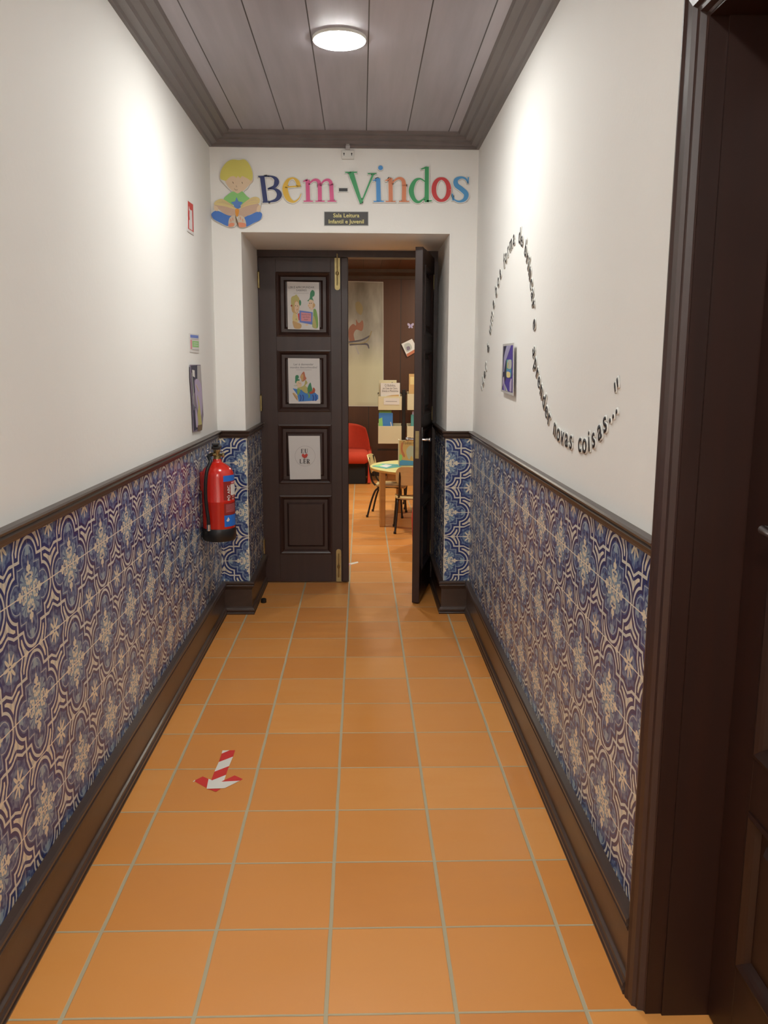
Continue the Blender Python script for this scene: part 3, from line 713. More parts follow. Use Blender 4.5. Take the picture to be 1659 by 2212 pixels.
def drawC(f):
    n = 40
    f.stroke([(890+328*math.cos(2*PI*i/n), 982+328*math.sin(2*PI*i/n), 8) for i in range(n+1)], 'grey_light', k=2)
    for ch, x in (('E', 760), ('U', 878)): serif(f, ch, x, 750, 140, 'ink_black')
    for ch, x in (('L', 718), ('E', 838), ('R', 948)): serif(f, ch, x, 1080, 140, 'ink_black')
    f.poly([(880, 1055), (800, 995), (782, 945), (800, 910), (845, 905), (880, 945), (915, 905), (965, 908), (980, 945), (960, 995)], 'heart_red', smooth=False)
f = Flat(lambda a, b_: on_y(PY+.001, 600+a/15.08, 920+b_/15.08), (0, -1, 0))
f.poly([(345, 325), (1370, 325), (1405, 1735), (400, 1745)], 'paper', lay=.0006, thick=.0005); drawC(f)
tag(f.done('notice_paper'), 'taped white sheet reading EU LER around a red heart', 'paper', 'sheets taped on the closed leaf')

# ------------------------------------------------------------------ right wall: sentence in single cut-out letters
S = [("'", 4.529, 1.354), ('L', 4.478, 1.388), ('e', 4.432, 1.425), ('r', 4.390, 1.467), ('é', 4.330, 1.555), ('u', 4.275, 1.645), ('m', 4.232, 1.705), ('a', 4.185, 1.768),
     ('b', 4.112, 1.820), ('o', 4.058, 1.860), ('a', 4.005, 1.893), ('f', 3.905, 1.928), ('o', 3.862, 1.946), ('r', 3.808, 1.966), ('m', 3.742, 1.985), ('a', 3.671, 1.997),
     ('d', 3.540, 1.985), ('e', 3.487, 1.965), ('b', 3.400, 1.915), ('r', 3.357, 1.880), ('i', 3.330, 1.853), ('n', 3.297, 1.819), ('c', 3.264, 1.777), ('a', 3.235, 1.735), ('r', 3.212, 1.694),
     ('e', 3.180, 1.622), ('a', 3.170, 1.520), ('p', 3.136, 1.476), ('r', 3.098, 1.443), ('e', 3.060, 1.414), ('n', 3.014, 1.380), ('d', 2.966, 1.346), ('e', 2.918, 1.314), ('r', 2.875, 1.290),
     ('n', 2.782, 1.262), ('o', 2.728, 1.250), ('v', 2.674, 1.244), ('a', 2.617, 1.242), ('s', 2.562, 1.240), ('c', 2.455, 1.242), ('o', 2.402, 1.244), ('i', 2.355, 1.253), ('s', 2.312, 1.268),
     ('a', 2.257, 1.294), ('s', 2.210, 1.318), ('.', 2.168, 1.335), ('.', 2.142, 1.347), ('.', 2.116, 1.361), ("'", 2.138, 1.418), ("'", 2.119, 1.430)]
words = ['opening mark'] + ['Ler']*3 + ['é'] + ['uma']*3 + ['boa']*3 + ['forma']*5 + ['de']*2 + ['brincar']*7 + ['e'] + ['aprender']*8 + ['novas']*5 + ['coisas']*6 + ['closing dots']*3 + ['closing mark']*2
slopes = {0: .9, 4: 1.5, 25: -2.2}
seen = {}
cache = {}
for i, (ch, y, z) in enumerate(S):
    a = S[max(0, i-1)]; b_ = S[min(len(S)-1, i+1)]
    if i >= 48: a, b_ = S[44], S[47]
    elif i >= 45: a, b_ = S[43], S[47]
    dx, dz_ = -(b_[1]-a[1]), b_[2]-a[2]; l = math.hypot(dx, dz_); tx, tz = dx/l, dz_/l
    if ch not in cache:
        face = text_mesh(ch, 'CENTER', .010); back = text_mesh(ch, 'CENTER', .052)
        bm = bm_new()
        for me, z0, z1, mi in ((back, 0, .0038, 1), (face, .0036, .0046, 0)):
            b2 = bm_new(); b2.from_mesh(me)
            r_ = bmesh.ops.extrude_face_region(b2, geom=list(b2.faces))
            up = set(g for g in r_['geom'] if isinstance(g, bmesh.types.BMVert))
            for v in b2.verts: v.co = Vector((v.co.x*.088, v.co.y*.088, z1 if v in up else z0))
            for f_ in b2.faces: f_.material_index = mi
            tm = bpy.data.meshes.new('t'); b2.to_mesh(tm); b2.free(); bm.from_mesh(tm); bpy.data.meshes.remove(tm); bpy.data.meshes.remove(me)
        me = bpy.data.meshes.new('wall_letter'); bm.to_mesh(me); bm.free()
        me.materials.append(M['ink_black']); me.materials.append(M['foam_white'])
        cache[ch] = me
    o = bpy.data.objects.new('wall_letter', cache[ch]); COL.objects.link(o)
    # local x -> reading direction (towards the camera), local y -> up, local z -> out of the wall
    ex = Vector((0, -tx, tz)); ey = Vector((0, tz, tx)); ez = Vector((-1, 0, 0))
    cen = Vector((WR-.0005, y, z))-ey*(.0235 if ch not in "'." else (.056 if ch == "'" else .012))
    o.matrix_world = Matrix(((ex.x, ey.x, ez.x, cen.x), (ex.y, ey.y, ez.y, cen.y), (ex.z, ey.z, ez.z, cen.z), (0, 0, 0, 1)))
    wd = words[i]; key = (wd, ch); tot = sum(1 for j in range(len(S)) if words[j] == wd and S[j][0] == ch); seen[key] = seen.get(key, 0)+1
    nth = ('first ', 'second ', 'third ')[seen[key]-1] if tot > 1 else ''
    if ch == "'": lb = f'black {nth}quotation mark, {"start" if i == 0 else "end"} of the curving wall sentence'
    elif ch == '.': lb = f'{nth}black dot after the word coisas on the right wall'
    elif len(wd) == 1: lb = f'lone black letter {ch} standing as a word between {"Ler and uma" if i == 4 else "brincar and aprender"}'
    else: lb = f'{nth}black cut-out letter {ch} of the word {wd} on the right wall'
    tag(o, lb, 'letter', 'letters of the curving sentence on the right wall')

# purple picture on the right wall
f = Flat(crop_x(WR-.012, 1030, 640, 10.05), (-1, 0, 0))
f.poly([(575, 1040), (812, 1010), (800, 2165), (535, 2065)], 'paper_gloss', lay=.002, thick=.002)
f.poly([(590, 1085), (795, 1060), (785, 2100), (560, 2030)], 'purple')
f.poly([(590, 1085), (650, 1078), (615, 1500), (600, 1700), (568, 2000), (560, 2030)], 'purple_dark')
f.poly([(660, 1080), (760, 1065), (700, 1230), (640, 1400), (610, 1640), (590, 1640), (600, 1330), (625, 1200)], 'purple_light')
f.poly([(640, 1400), (665, 1370), (655, 1760), (600, 1900), (590, 1750), (610, 1600)], 'purple_dark')
f.poly([(580, 1770), (605, 1740), (620, 2050), (605, 2045), (590, 1880), (570, 1960)], 'violet_pale')
f.poly([(620, 1900), (690, 2070), (640, 2055)], 'silver_grey')
f.poly([(665, 1375), (770, 1375), (768, 1700), (750, 1770), (660, 1760), (655, 1700)], 'teal')
f.poly([(690, 1400), (765, 1390), (765, 1560), (690, 1560)], 'silver_grey', smooth=True); f.poly([(668, 1600), (760, 1600), (745, 1760), (665, 1755)], 'star_blue')
f.poly([(680, 1440), (705, 1440), (700, 1560), (675, 1560)], 'olive'); f.poly([(672, 1640), (740, 1660), (735, 1760), (672, 1750)], 'page_yellow', smooth=True)
f.poly([(760, 1790), (780, 1790), (775, 2080), (730, 2060), (735, 1880)], 'violet_pale')
tag(f.done('wall_picture'), 'purple and blue picture with white border under the curving sentence', 'picture')

# ------------------------------------------------------------------ left wall: signs and picture
f = Flat(crop_x(WL+.001, 380, 400, 3.95), (1, 0, 0))
f.poly([(94, 128), (143, 162), (149, 430), (96, 392)], 'paper', lay=.003, thick=.003)
f.poly([(96, 133), (141, 166), (146, 402), (98, 370)], 'sign_red'); f.poly([(104, 180), (131, 195), (136, 388), (107, 368)], 'paper')
f.poly([(108, 296), (132, 310), (134, 376), (110, 360)], 'paper'); f.poly([(110, 180), (128, 192), (130, 215), (113, 205)], 'sign_red', smooth=True)
f.stroke([(107, 215, 5), (106, 260, 5), (108, 296, 7)], 'sign_red')
tag(f.done('extinguisher_sign'), 'small red and white fire extinguisher sign high on the left wall', 'sign')
f = Flat(crop_x(WL+.001, 380, 400, 3.95), (1, 0, 0))
f.poly([(112, 1264), (193, 1274), (195, 1432), (117, 1424)], 'paper', lay=.002, thick=.002)
f.poly([(119, 1275), (188, 1283), (188, 1308), (120, 1301)], 'card_blue'); f.poly([(119, 1318), (133, 1320), (135, 1400), (121, 1398)], 'card_pink')
f.poly([(136, 1328), (190, 1333), (191, 1384), (138, 1380)], 'shirt_green'); f.stroke([(145, 1345, 5), (185, 1349, 5)], 'paper'); f.stroke([(145, 1363, 5), (185, 1367, 5)], 'paper')
f.stroke([(122, 1310, 3), (186, 1316, 3)], 'grey_light'); f.stroke([(136, 1402, 5), (190, 1406, 5)], 'silver_grey')
tag(f.done('information_card'), 'small white card with blue heading and green block on the left wall', 'card')
f = Flat(crop_x(WL+.006, 380, 400, 3.95), (1, 0, 0))
f.poly([(119, 1532), (207, 1532), (222, 1800), (232, 1960), (220, 2090), (147, 2106), (136, 1850), (122, 1650)], 'mauve', lay=.002, thick=.002)
f.poly([(125, 1540), (180, 1536), (178, 1700), (150, 1650), (160, 1760), (140, 1800)], 'purple_dark'); f.poly([(178, 1540), (205, 1540), (214, 1720), (180, 1760)], 'grey_light')
f.poly([(134, 1575), (155, 1580), (158, 1640), (140, 1630)], 'paper'); f.poly([(160, 1660), (210, 1700), (220, 1900), (200, 1980), (165, 1820)], 'violet_pale', smooth=True)
f.poly([(140, 1870), (165, 1900), (180, 2080), (150, 2096)], 'purple_dark'); f.poly([(175, 1790), (195, 1860), (212, 2000), (215, 2060), (190, 2080), (180, 1960), (188, 1880)], 'olive', smooth=True)
f.poly([(160, 1905), (176, 1950), (184, 2040), (168, 2060)], 'violet_pale', smooth=True); f.poly([(180, 2050), (220, 2040), (218, 2088), (182, 2096)], 'line_brown')
f.stroke([(130, 1600, 4), (142, 1760, 6), (148, 1920, 3)], 'silver_grey'); f.stroke([(165, 1700, 5), (190, 1760, 4)], 'page_yellow')
tag(f.done('wall_picture'), 'tall dull purple and yellow picture below the small card on the left wall', 'picture')

# ------------------------------------------------------------------ fire extinguisher on the left wall
ex, ey_ = -.737, 4.30
t = thing('fire_extinguisher', 'red fire extinguisher with black base and hose hanging on the left tiled wall', 'fire extinguisher', (ex, ey_, 0))
bm = bm_new(); lathe(bm, [(.02, .624), (.080, .626), (.083, .634), (.083, .775), (.084, .778), (.084, .782), (.083, .785), (.083, .905), (.080, .925), (.070, .945), (.052, .961), (.033, .972), (.024, .980), (.022, .994), (.01, .994)], 0, 0, 48)
obj('cylinder', bm, M['red'], t, True, 50)
bm = bm_new(); lathe(bm, [(.05, .574), (.080, .574), (.086, .582), (.087, .634), (.084, .640), (.07, .640)], 0, 0, 48); obj('base_ring', bm, M['black'], t, True, 40)
bm = bm_new(); lathe(bm, [(.012, .990), (.019, .990), (.019, 1.004), (.014, 1.008), (.014, 1.026), (.017, 1.030), (.017, 1.040), (.008, 1.044)], 0, 0, 20); tube(bm, [(0, 0, 1.014), (.032, -.012, 1.014)], [.008, .008], 12); tube(bm, [(0, 0, 1.018), (-.026, -.018, 1.018)], [.010, .009], 12); box(bm, -.016, .016, -.014, .014, 1.030, 1.044, bev=.003)
valve = obj('valve', bm, M['brass'], t, True, 40)
bm = bm_new(); box(bm, -.020, .022, -.050, .022, 1.046, 1.062, bev=.005); box(bm, -.014, .014, -.060, .010, 1.064, 1.078, bev=.005); obj('handle', bm, M['black'], t)
bm = bm_new(); tube(bm, [(-.035, -.010, 1.052), (-.05, -.018, 1.045), (-.045, -.024, 1.036), (-.028, -.016, 1.042)], .0025, 8); tube(bm, [(-.028, -.016, 1.042), (.02, -.02, 1.043), (.034, -.024, 1.038), (.030, -.022, 1.030)], .0022, 8); obj('safety_pin', bm, M['chrome'], valve, True)
bm = bm_new(); lathe(bm, [(.001, 0), (.011, 0), (.012, .003), (.012, .008), (.001, .009)], 0, 0, 20); 
for v in bm.verts: v.co = Vector((v.co.z+.030, v.co.x-.012, v.co.y+1.014))
obj('pressure_gauge', bm, M['brass'], valve, True, 40)
def cylp(phi, r): 
    a = math.radians(phi); d = Vector((.168, -.985, 0))*math.cos(a)+Vector((.985, .168, 0))*math.sin(a); return d*r
P_ = [Vector((-.024, -.018, 1.018)), Vector((-.036, -.040, 1.010)), cylp(-28, .075)+Vector((0, 0, .985)), cylp(-33, .094)+Vector((0, 0, .945)), cylp(-36, .102)+Vector((0, 0, .89)), cylp(-38, .102)+Vector((0, 0, .82)), cylp(-37, .098)+Vector((0, 0, .75)), cylp(-34, .096)+Vector((0, 0, .70)), cylp(-33, .095)+Vector((0, 0, .655))]
bm = bm_new(); tube(bm, catmull(P_, 6), .0088, 12); hose = obj('hose', bm, M['black'], t, True)
bm = bm_new(); q = cylp(-33, .094); tube(bm, [q+Vector((0, 0, .668)), q+Vector((0, 0, .636))], .0112, 14); obj('hose_clip', bm, M['chrome'], hose, True, 40)
bm = bm_new(); box(bm, WL-ex+.004, -.060, -.030, .045, .83, .93, bev=.008); obj('wall_bracket', bm, M['red_dull'], t)
# printed label wrapped round the cylinder
def patch(name, parts, parent):
    bm = bm_new(); mats = []
    for (p0, p1, z0, z1, m, rr) in parts:
        mm = M[m]
        if mm not in mats: mats.append(mm)
        n = 14; prev = None
        for i in range(n+1):
            ph = p0+(p1-p0)*i/n; c0 = cylp(ph, rr)
            cur = (bm.verts.new(c0+Vector((0, 0, z0))), bm.verts.new(c0+Vector((0, 0, z1))))
            if prev: bm.faces.new((prev[0], cur[0], cur[1], prev[1])).material_index = mats.index(mm)
            prev = cur
    return bm, mats
bm, mats = patch('label', [(14, 118, .768, .916, 'label_maroon', .0834), (14, 118, .640, .768, 'label_maroon', .0842)][:0]+[(19, 110, .885, .915, 'label_blue', .0842), (19, 110, .790, .885, 'label_maroon', .0839), (19, 110, .712, .772, 'label_maroon', .0839), (19, 110, .652, .711, 'label_blue', .0842),
    (48, 86, .812, .868, 'paper', .0846), (52, 86, .872, .880, 'card_pink', .0845)], t)
def wrap_text(txt, z, phi, size, m):
    me = text_mesh(txt, 'LEFT', .02); vs_ = []
    if M[m] not in mats: mats.append(M[m])
    for v in me.vertices:
        ph = phi-math.degrees(v.co.y*size/.084); vs_.append(bm.verts.new(cylp(ph, .0850)+Vector((0, 0, z+v.co.x*size))))
    for p in me.polygons: bm.faces.new([vs_[i] for i in p.vertices]).material_index = mats.index(M[m])
    bpy.data.meshes.remove(me)
wrap_text('PÓ ABC', .785, 44, .0225, 'paper'); wrap_text('6 kg', .787, 64, .018, 'paper')
for k in range(6): wrap_text('- - - - - - - -'[:11], .728+.006*0, 30+k*5, .012, 'card_pink') if False else None
for k in range(7):
    z = .728+k*.006
    prev = None
    if M['card_pink'] not in mats: mats.append(M['card_pink'])
    for i in range(7):
        ph = 26+i*8; cur = (bm.verts.new(cylp(ph, .0845)+Vector((0, 0, z))), bm.verts.new(cylp(ph, .0845)+Vector((0, 0, z+.0016))))
        if prev: bm.faces.new((prev[0], cur[0], cur[1], prev[1])).material_index = mats.index(M['card_pink'])
        prev = cur
pts = [(26, .684), (30, .678), (36, .680), (40, .688), (36, .696), (34, .702), (31, .694)]
bm.faces.new([bm.verts.new(cylp(a, .0850)+Vector((0, 0, z))) for a, z in pts]).material_index = mats.index(M['paper'])
obj('label', bm, mats, t)

# ------------------------------------------------------------------ floor: taped arrow, strip and door stop
f = Flat(lambda a, b_: on_z(0, 400+a/11.85, 1610+b_/11.85), (0, 0, 1))
f.poly([(450, 800), (600, 865), (545, 1095), (250, 930), (250, 900)], 'tape_red'); f.poly([(195, 935), (240, 895), (262, 905), (215, 940)], 'tape_white')
f.poly([(1010, 895), (1265, 775), (1475, 870), (1400, 915), (920, 940)], 'tape_red')
f.poly([(545, 1120), (910, 1120), (790, 1195), (650, 1145)], 'tape_red')
f.poly([(600, 865), (690, 905), (1045, 765), (1000, 895), (920, 940), (1400, 915), (1010, 1105), (550, 1120)], 'tape_white')
f.poly([(750, 685), (1125, 540), (1045, 765), (690, 905), (670, 890)], 'tape_red'); f.poly([(860, 440), (1225, 300), (1125, 540), (750, 685)], 'tape_white')
f.poly([(935, 225), (1130, 140), (1278, 135), (1225, 300), (860, 440)], 'tape_red'); f.poly([(955, 145), (1135, 140), (935, 225)], 'tape_white')
tag(f.done('floor_arrow'), 'red and white striped tape arrow stuck on the terracotta floor', 'floor marking')
f = Flat(lambda a, b_: on_z(0, a, b_), (0, 0, 1))
f.poly([(745, 1219), (773, 1213), (774, 1216), (746, 1223)], 'tape_white'); f.poly([(735, 1222), (757, 1218), (758, 1221), (736, 1225)], 'card_pink')
tag(f.done('tape_strip'), 'short pale tape strip on the floor just behind the closed leaf', 'floor marking')
bm = bm_new(); lathe(bm, [(.016, 0), (.018, .004), (.017, .024), (.010, .028)], -.612, 5.11, 20)
tag(obj('door_stop', bm, M['black'], None, True, 40), 'small black rubber door stop on the floor by the closed leaf', 'door stop')

# ------------------------------------------------------------------ reading room: table, chairs, books
tx_, ty_ = .665, 7.93
t = thing('round_table', 'low round table with pale yellow top and wooden legs', 'table', (tx_, ty_, 0))
bm = bm_new(); lathe(bm, [(.52, .508), (.577, .508), (.580, .512), (.580, .527), (.576, .531), (.3, .531)], 0, 0, 64); obj('tabletop', bm, M['yellow_top'], t, True, 40)
bm = bm_new(); lathe(bm, [(.56, .506), (.5825, .506), (.5835, .524), (.56, .524)], 0, 0, 64); obj('edge_band', bm, M['beech'], t, True, 40)
bm = bm_new()
for k in range(4):
    a0 = math.radians(211+90*k); a1 = a0+PI/2
    A_ = Vector((math.cos(a0), math.sin(a0), 0))*.49; B_ = Vector((math.cos(a1), math.sin(a1), 0))*.49; d_ = (B_-A_).normalized(); n_ = d_.cross(Vector((0, 0, 1)))*.011
    vs_ = [bm.verts.new(p+Vector((0, 0, z))) for z in (.44, .506) for p in (A_+n_, B_+n_, B_-n_, A_-n_)]
    for q in ((0, 1, 2, 3), (7, 6, 5, 4), (0, 1, 5, 4), (1, 2, 6, 5), (2, 3, 7, 6), (3, 0, 4, 7)): bm.faces.new([vs_[i] for i in q])
obj('apron', bm, M['beech'], t)
for k in range(4):
    a = math.radians(211+90*k); bm = bm_new(); box(bm, -.027, .027, -.027, .027, 0, .506, bev=.008)
    o = obj('leg', bm, M['beech'], t); o.location = (math.cos(a)*.55, math.sin(a)*.55, 0); o.rotation_euler = (0, 0, a*0+.1)

def rounded(bm, w_, h_, r, t_, fz=None, k=6):
    pts = []
    for sx, sy_, a0 in ((1, 1, 0), (-1, 1, 90), (-1, -1, 180), (1, -1, 270)):
        for i in range(k+1):
            a = math.radians(a0+90*i/k); pts.append((sx*(w_/2-r)+r*math.cos(a), sy_*(h_/2-r)+r*math.sin(a)))
    A_ = [bm.verts.new((x, y, t_/2)) for x, y in pts]; B_ = [bm.verts.new((x, y, -t_/2)) for x, y in pts]
    bm.faces.new(A_); bm.faces.new(B_[::-1])
    for i in range(len(pts)): j = (i+1) % len(pts); bm.faces.new((A_[i], B_[i], B_[j], A_[j]))
def school_chair():
    t = thing('school_chair', 'small plywood school chair pushed sideways under the round table', 'chair')
    bm = bm_new(); rounded(bm, .32, .30, .06, .012)
    bmesh.ops.subdivide_edges(bm, edges=[e for e in bm.edges if e.calc_length() > .15], cuts=4)
    for v in bm.verts: v.co.z += .312 - .010*math.cos(v.co.x/.32*PI) - (.02*max(0, (v.co.y-.09)/.06)**2)
    obj('seat', bm, M['ply'], t)
    bm = bm_new(); rounded(bm, .33, .17, .06, .011)
    bmesh.ops.subdivide_edges(bm, edges=[e for e in bm.edges if e.calc_length() > .1], cuts=6)
    for v in bm.verts: x, y, z = v.co; v.co = Vector((x, -.178+z-.03*math.cos(x/.33*PI)-.02*(y/.085), .515+y))
    obj('backrest', bm, M['ply'], t)
    bm = bm_new()
    for s in (-1, 1):
        tube(bm, catmull([(s*.165, .14, 0), (s*.150, .125, .20), (s*.145, .115, .285), (s*.14, .07, .300), (s*.135, -.05, .300), (s*.135, -.12, .310), (s*.132, -.165, .36), (s*.130, -.185, .46), (s*.128, -.195, .585)], 5), .0095, 10)
    tube(bm, [(-.145, .09, .294), (.145, .09, .294)], .008, 8); tube(bm, [(-.14, -.10, .294), (.14, -.10, .294)], .008, 8)
    fr_ = obj('frame', bm, M['black_metal'], t, True, 60); owner = {}
    for s in (-1, 1):
        bm = bm_new(); tube(bm, catmull([(s*.170, -.205, 0), (s*.155, -.17, .15), (s*.145, -.13, .26), (s*.14, -.09, .294)], 5), .0095, 10)
        owner[s] = obj('leg', bm, M['black_metal'], t, True, 60)
    for fx, fy in ((.165, .14), (-.165, .14), (.170, -.205), (-.170, -.205)):
        bm = bm_new(); lathe(bm, [(.010, 0), (.0125, 0), (.0125, .02), (.010, .022)], fx, fy, 12); obj('foot_cap', bm, M['black'], fr_ if fy > 0 else owner[1 if fx > 0 else -1], True, 40)
    return t
def copy_tree(o, parent=None):
    c_ = o.copy(); COL.objects.link(c_); c_.parent = parent
    for ch in list(o.children): copy_tree(ch, c_)
    return c_
ch1 = school_chair(); ch1['group'] = 'school chairs around the round table'
ch2 = copy_tree(ch1); ch3 = copy_tree(ch1)
ch1.location = (.290, 8.26, 0); ch1.rotation_euler = (0, 0, math.radians(-100))
ch2.location = (.468, 7.50, 0); ch2.rotation_euler = (0, 0, math.radians(0)); ch2['label'] = 'small plywood school chair seen from behind beside the open leaf'
ch3.location = (.62, 8.72, 0); ch3.rotation_euler = (0, 0, math.radians(178)); ch3['label'] = 'small plywood school chair on the far side of the round table'

# books and papers on the table
TT = .531
t = thing('picture_book', 'cream picture book with animals standing open on the round table', 'book', (0, 0, 0))
y0 = 7.90
a0 = on_y(y0, 740+612/5.03, 740+1060/5.03); a1 = on_y(y0, 740+612/5.03, 740+1300/5.03)
bx0, bx1, bz0, bz1 = a0.x, a0.x+.20, TT+.001, a0.z
bm = bm_new(); box(bm, bx0, bx1, y0, y0+.006, bz0, bz1); box(bm, bx0, bx0+.006, y0+.005, y0+.14, bz0, bz1); cov = obj('cover', bm, M['cream'], t)
f = Flat(lambda a, b_: Vector((bx0+a*(bx1-bx0), y0, bz0+(1-b_)*(bz1-bz0))), (0, -1, 0))
f.poly([(.02, .02), (.98, .02), (.98, .98), (.02, .98)], 'tan'); f.text('Todos no', .5, .16, .16, 'ink_black', sx=1)
f.poly([(.04, .75), (.96, .82), (.96, .97), (.04, .97)], 'ink_blue'); f.poly([(.35, .4), (.5, .22), (.7, .25), (.75, .5), (.7, .72), (.6, .6), (.5, .74), (.4, .62)], 'silver_grey', smooth=True)
f.poly([(.12, .12), (.2, .1), (.18, .35), (.3, .6), (.22, .64), (.1, .4)], 'fox_orange', smooth=True); f.poly([(.04, .55), (.16, .6), (.12, .78), (.04, .76)], 'shirt_green', smooth=True); f.poly([(.8, .3), (.95, .35), (.92, .7), (.8, .6)], 'fox_orange', smooth=True)
f.done('cover_picture', cov)
f = Flat(lambda a, b_: on_z(TT, 740+a/5.03, 740+b_/5.03), (0, 0, 1))
f.poly([(320, 1345), (430, 1318), (600, 1325), (640, 1350), (470, 1372)], 'teal', lay=.003, thick=.003); f.poly([(400, 1345), (470, 1326), (540, 1336), (480, 1360)], 'paper'); f.poly([(350, 1343), (420, 1326), (440, 1330), (390, 1350)], 'shirt_green')
tag(f.done('booklet'), 'green and white booklet lying flat on the yellow tabletop', 'booklet')
f = Flat(lambda a, b_: on_z(TT, 740+a/5.03, 740+b_/5.03), (0, 0, 1))
f.poly([(680, 1330), (700, 1312), (900, 1312), (900, 1345)], 'paper', lay=.002, thick=.002)
tag(f.done('sheet_of_paper'), 'white sheet of paper lying before the standing picture book', 'paper')

# red armchair
t = thing('armchair', 'red fabric armchair with rounded back against the panelled wall', 'armchair', (-.28, 10.75, 0))
bm = bm_new()
prof = []
N = 16
def shell(k, j):  # k along width, j up
    a = math.radians(200+140*k/N)
    return a
rows = []
for j in range(9):
    z = .30+j/8*.44; row = []
    for k in range(N+1):
        u_ = k/N*2-1; y = .36-.26*abs(u_)**2.2; x = u_*.40*(1-.16*(j/8)**2.5)
        zz = z if j < 8 else z
        zz = .22+(z-.30)*(1-.10*abs(u_)**4)+.06; row.append(Vector((x, y+.10*(j/8)-.02, zz)))
    rows.append(row)
fr = [[bm.verts.new(p+Vector((0, -.05, 0))) for p in r] for r in rows]; bk = [[bm.verts.new(p+Vector((0, .05, 0))) for p in r] for r in rows]
for j in range(8):
    for k in range(N):
        bm.faces.new((fr[j][k], fr[j][k+1], fr[j+1][k+1], fr[j+1][k])); bm.faces.new((bk[j][k], bk[j+1][k], bk[j+1][k+1], bk[j][k+1]))
for k in range(N): bm.faces.new((fr[8][k], fr[8][k+1], bk[8][k+1], bk[8][k])); bm.faces.new((fr[0][k], bk[0][k], bk[0][k+1], fr[0][k+1]))
for j in range(8): bm.faces.new((fr[j][0], fr[j+1][0], bk[j+1][0], bk[j][0])); bm.faces.new((fr[j][N], bk[j][N], bk[j+1][N], fr[j+1][N]))
o = obj('backrest', bm, M['sofa'], t, True); md = o.modifiers.new('b', 'BEVEL'); md.width = .03; md.segments = 4; md.angle_limit = math.radians(50)
bm = bm_new(); box(bm, -.38, .38, -.36, .30, .26, .41, bev=.06)
o = obj('seat', bm, M['sofa'], t, True)
for s in (-1, 1):
    bm = bm_new(); vs_ = []
    for x, y, z in ((s*.36, -.30, .02), (s*.40, -.30, .02), (s*.37, -.34, .38), (s*.41, -.30, .38), (s*.36, .25, .02), (s*.40, .25, .02), (s*.37, .30, .42), (s*.41, .30, .42)): vs_.append(bm.verts.new((x, y, z)))
    for q in ((0, 1, 3, 2), (4, 5, 7, 6), (0, 2, 6, 4), (1, 3, 7, 5), (2, 3, 7, 6), (0, 1, 5, 4)): bm.faces.new([vs_[i] for i in q])
    obj('side_panel', bm, M['sofa'], t)
bm = bm_new(); box(bm, -.34, .34, -.26, .26, .0, .26, bev=.01); obj('base', bm, M['dark'], t)  # near-black block standing in for the shadow under the seat

# book display stand with cream trays
SY = 10.75
t = thing('book_display_stand', 'book display stand with cream trays on black posts', 'display stand', (0, SY, 0))
for x in (.545, 1.21, -.0+.215):
    bm = bm_new(); zt = 1.17 if x > .3 else 1.10
    if x < .3: continue
    box(bm, x-.022, x+.022, .06, .10, 0, zt, bev=.003); box(bm, x-.03, x+.03, -.2, .25, 0, .03, bev=.003); obj('post', bm, M['black_metal'], t)
bm = bm_new()
for z in (.72, 1.12, .40): box(bm, .21, 1.25, .075, .085, z-.012, z+.012)
obj('crossbar', bm, M['black_metal'], t)
TR = [(.215, .512, .918, 1.090), (.215, .512, .492, .715), (.583, .88, .918, 1.12), (.583, .88, .492, .715), (.91, 1.18, .918, 1.12)]
for x0, x1, z0, z1 in TR:
    bm = bm_new(); box(bm, x0, x1, -.065, -.058, z0, z1, bev=.002); box(bm, x0, x1, -.06, .06, z0, z0+.006); box(bm, x0, x0+.006, -.06, .06, z0, z1); box(bm, x1-.006, x1, -.06, .06, z0, z1); box(bm, x0, x1, .05, .056, z0, z1+.03)
    o = obj('tray', bm, M['cream'], t)
    if x0 == .215 and z0 > .9: tr0 = o
bm = bm_new(); box(bm, .285, .482, -.068, -.0655, .985, 1.068); tl = obj('tray_label', bm, M['paper'], tr0); tl['label'] = 'white label card on the top tray'
f = Flat(lambda a, b_: Vector((.285+a*.197, -.068, .985+(1-b_)*.083)), (0, -1, 0)); f.stroke([(.12, .5, .05), (.85, .5, .05)], 'text_grey'); f.done('label_text', tr0)
def shelf_book(lab, x0, x1, y, z0, z1, m, draw=None, th=.012, tilt=0, group='books in the trays of the display stand'):
    t = thing('book', lab, 'book', ((x0+x1)/2, SY+y, z0), (tilt, 0, 0), group)
    w_ = x1-x0; h_ = z1-z0
    bm = bm_new(); box(bm, -w_/2, w_/2, 0, .0015, 0, h_); box(bm, -w_/2, w_/2, th-.0015, th, 0, h_); box(bm, -w_/2, -w_/2+.002, 0, th, 0, h_); cov = obj('cover', bm, M[m], t)
    bm = bm_new(); box(bm, -w_/2+.002, w_/2-.004, .0015, th-.0015, .003, h_-.003); obj('pages', bm, M['paper'], t)
    if draw:
        f = Flat(lambda a, b_: Vector((-w_/2+a*w_, 0, (1-b_)*h_)), (0, -1, 0)); draw(f, w_); f.done('cover_picture', cov)
def d1_(f, w_):
    f.text('O Bolinho,', .5, .14, .13, 'text_grey'); f.text('na Casa da Clara,', .5, .24, .11, 'text_grey'); f.text('Doces e Memórias', .5, .34, .11, 'text_grey')
    f.poly([(.05, .62), (.3, .5), (.6, .46), (.95, .44), (.95, .95), (.05, .95)], 'tan', smooth=False); f.disc(.2, .62, .06, 'fox_orange')
def d2_(f, w_): f.poly([(.1, .08), (.9, .08), (.9, .3), (.1, .3)], 'page_yellow'); f.disc(.75, .12, .05, 'text_grey')
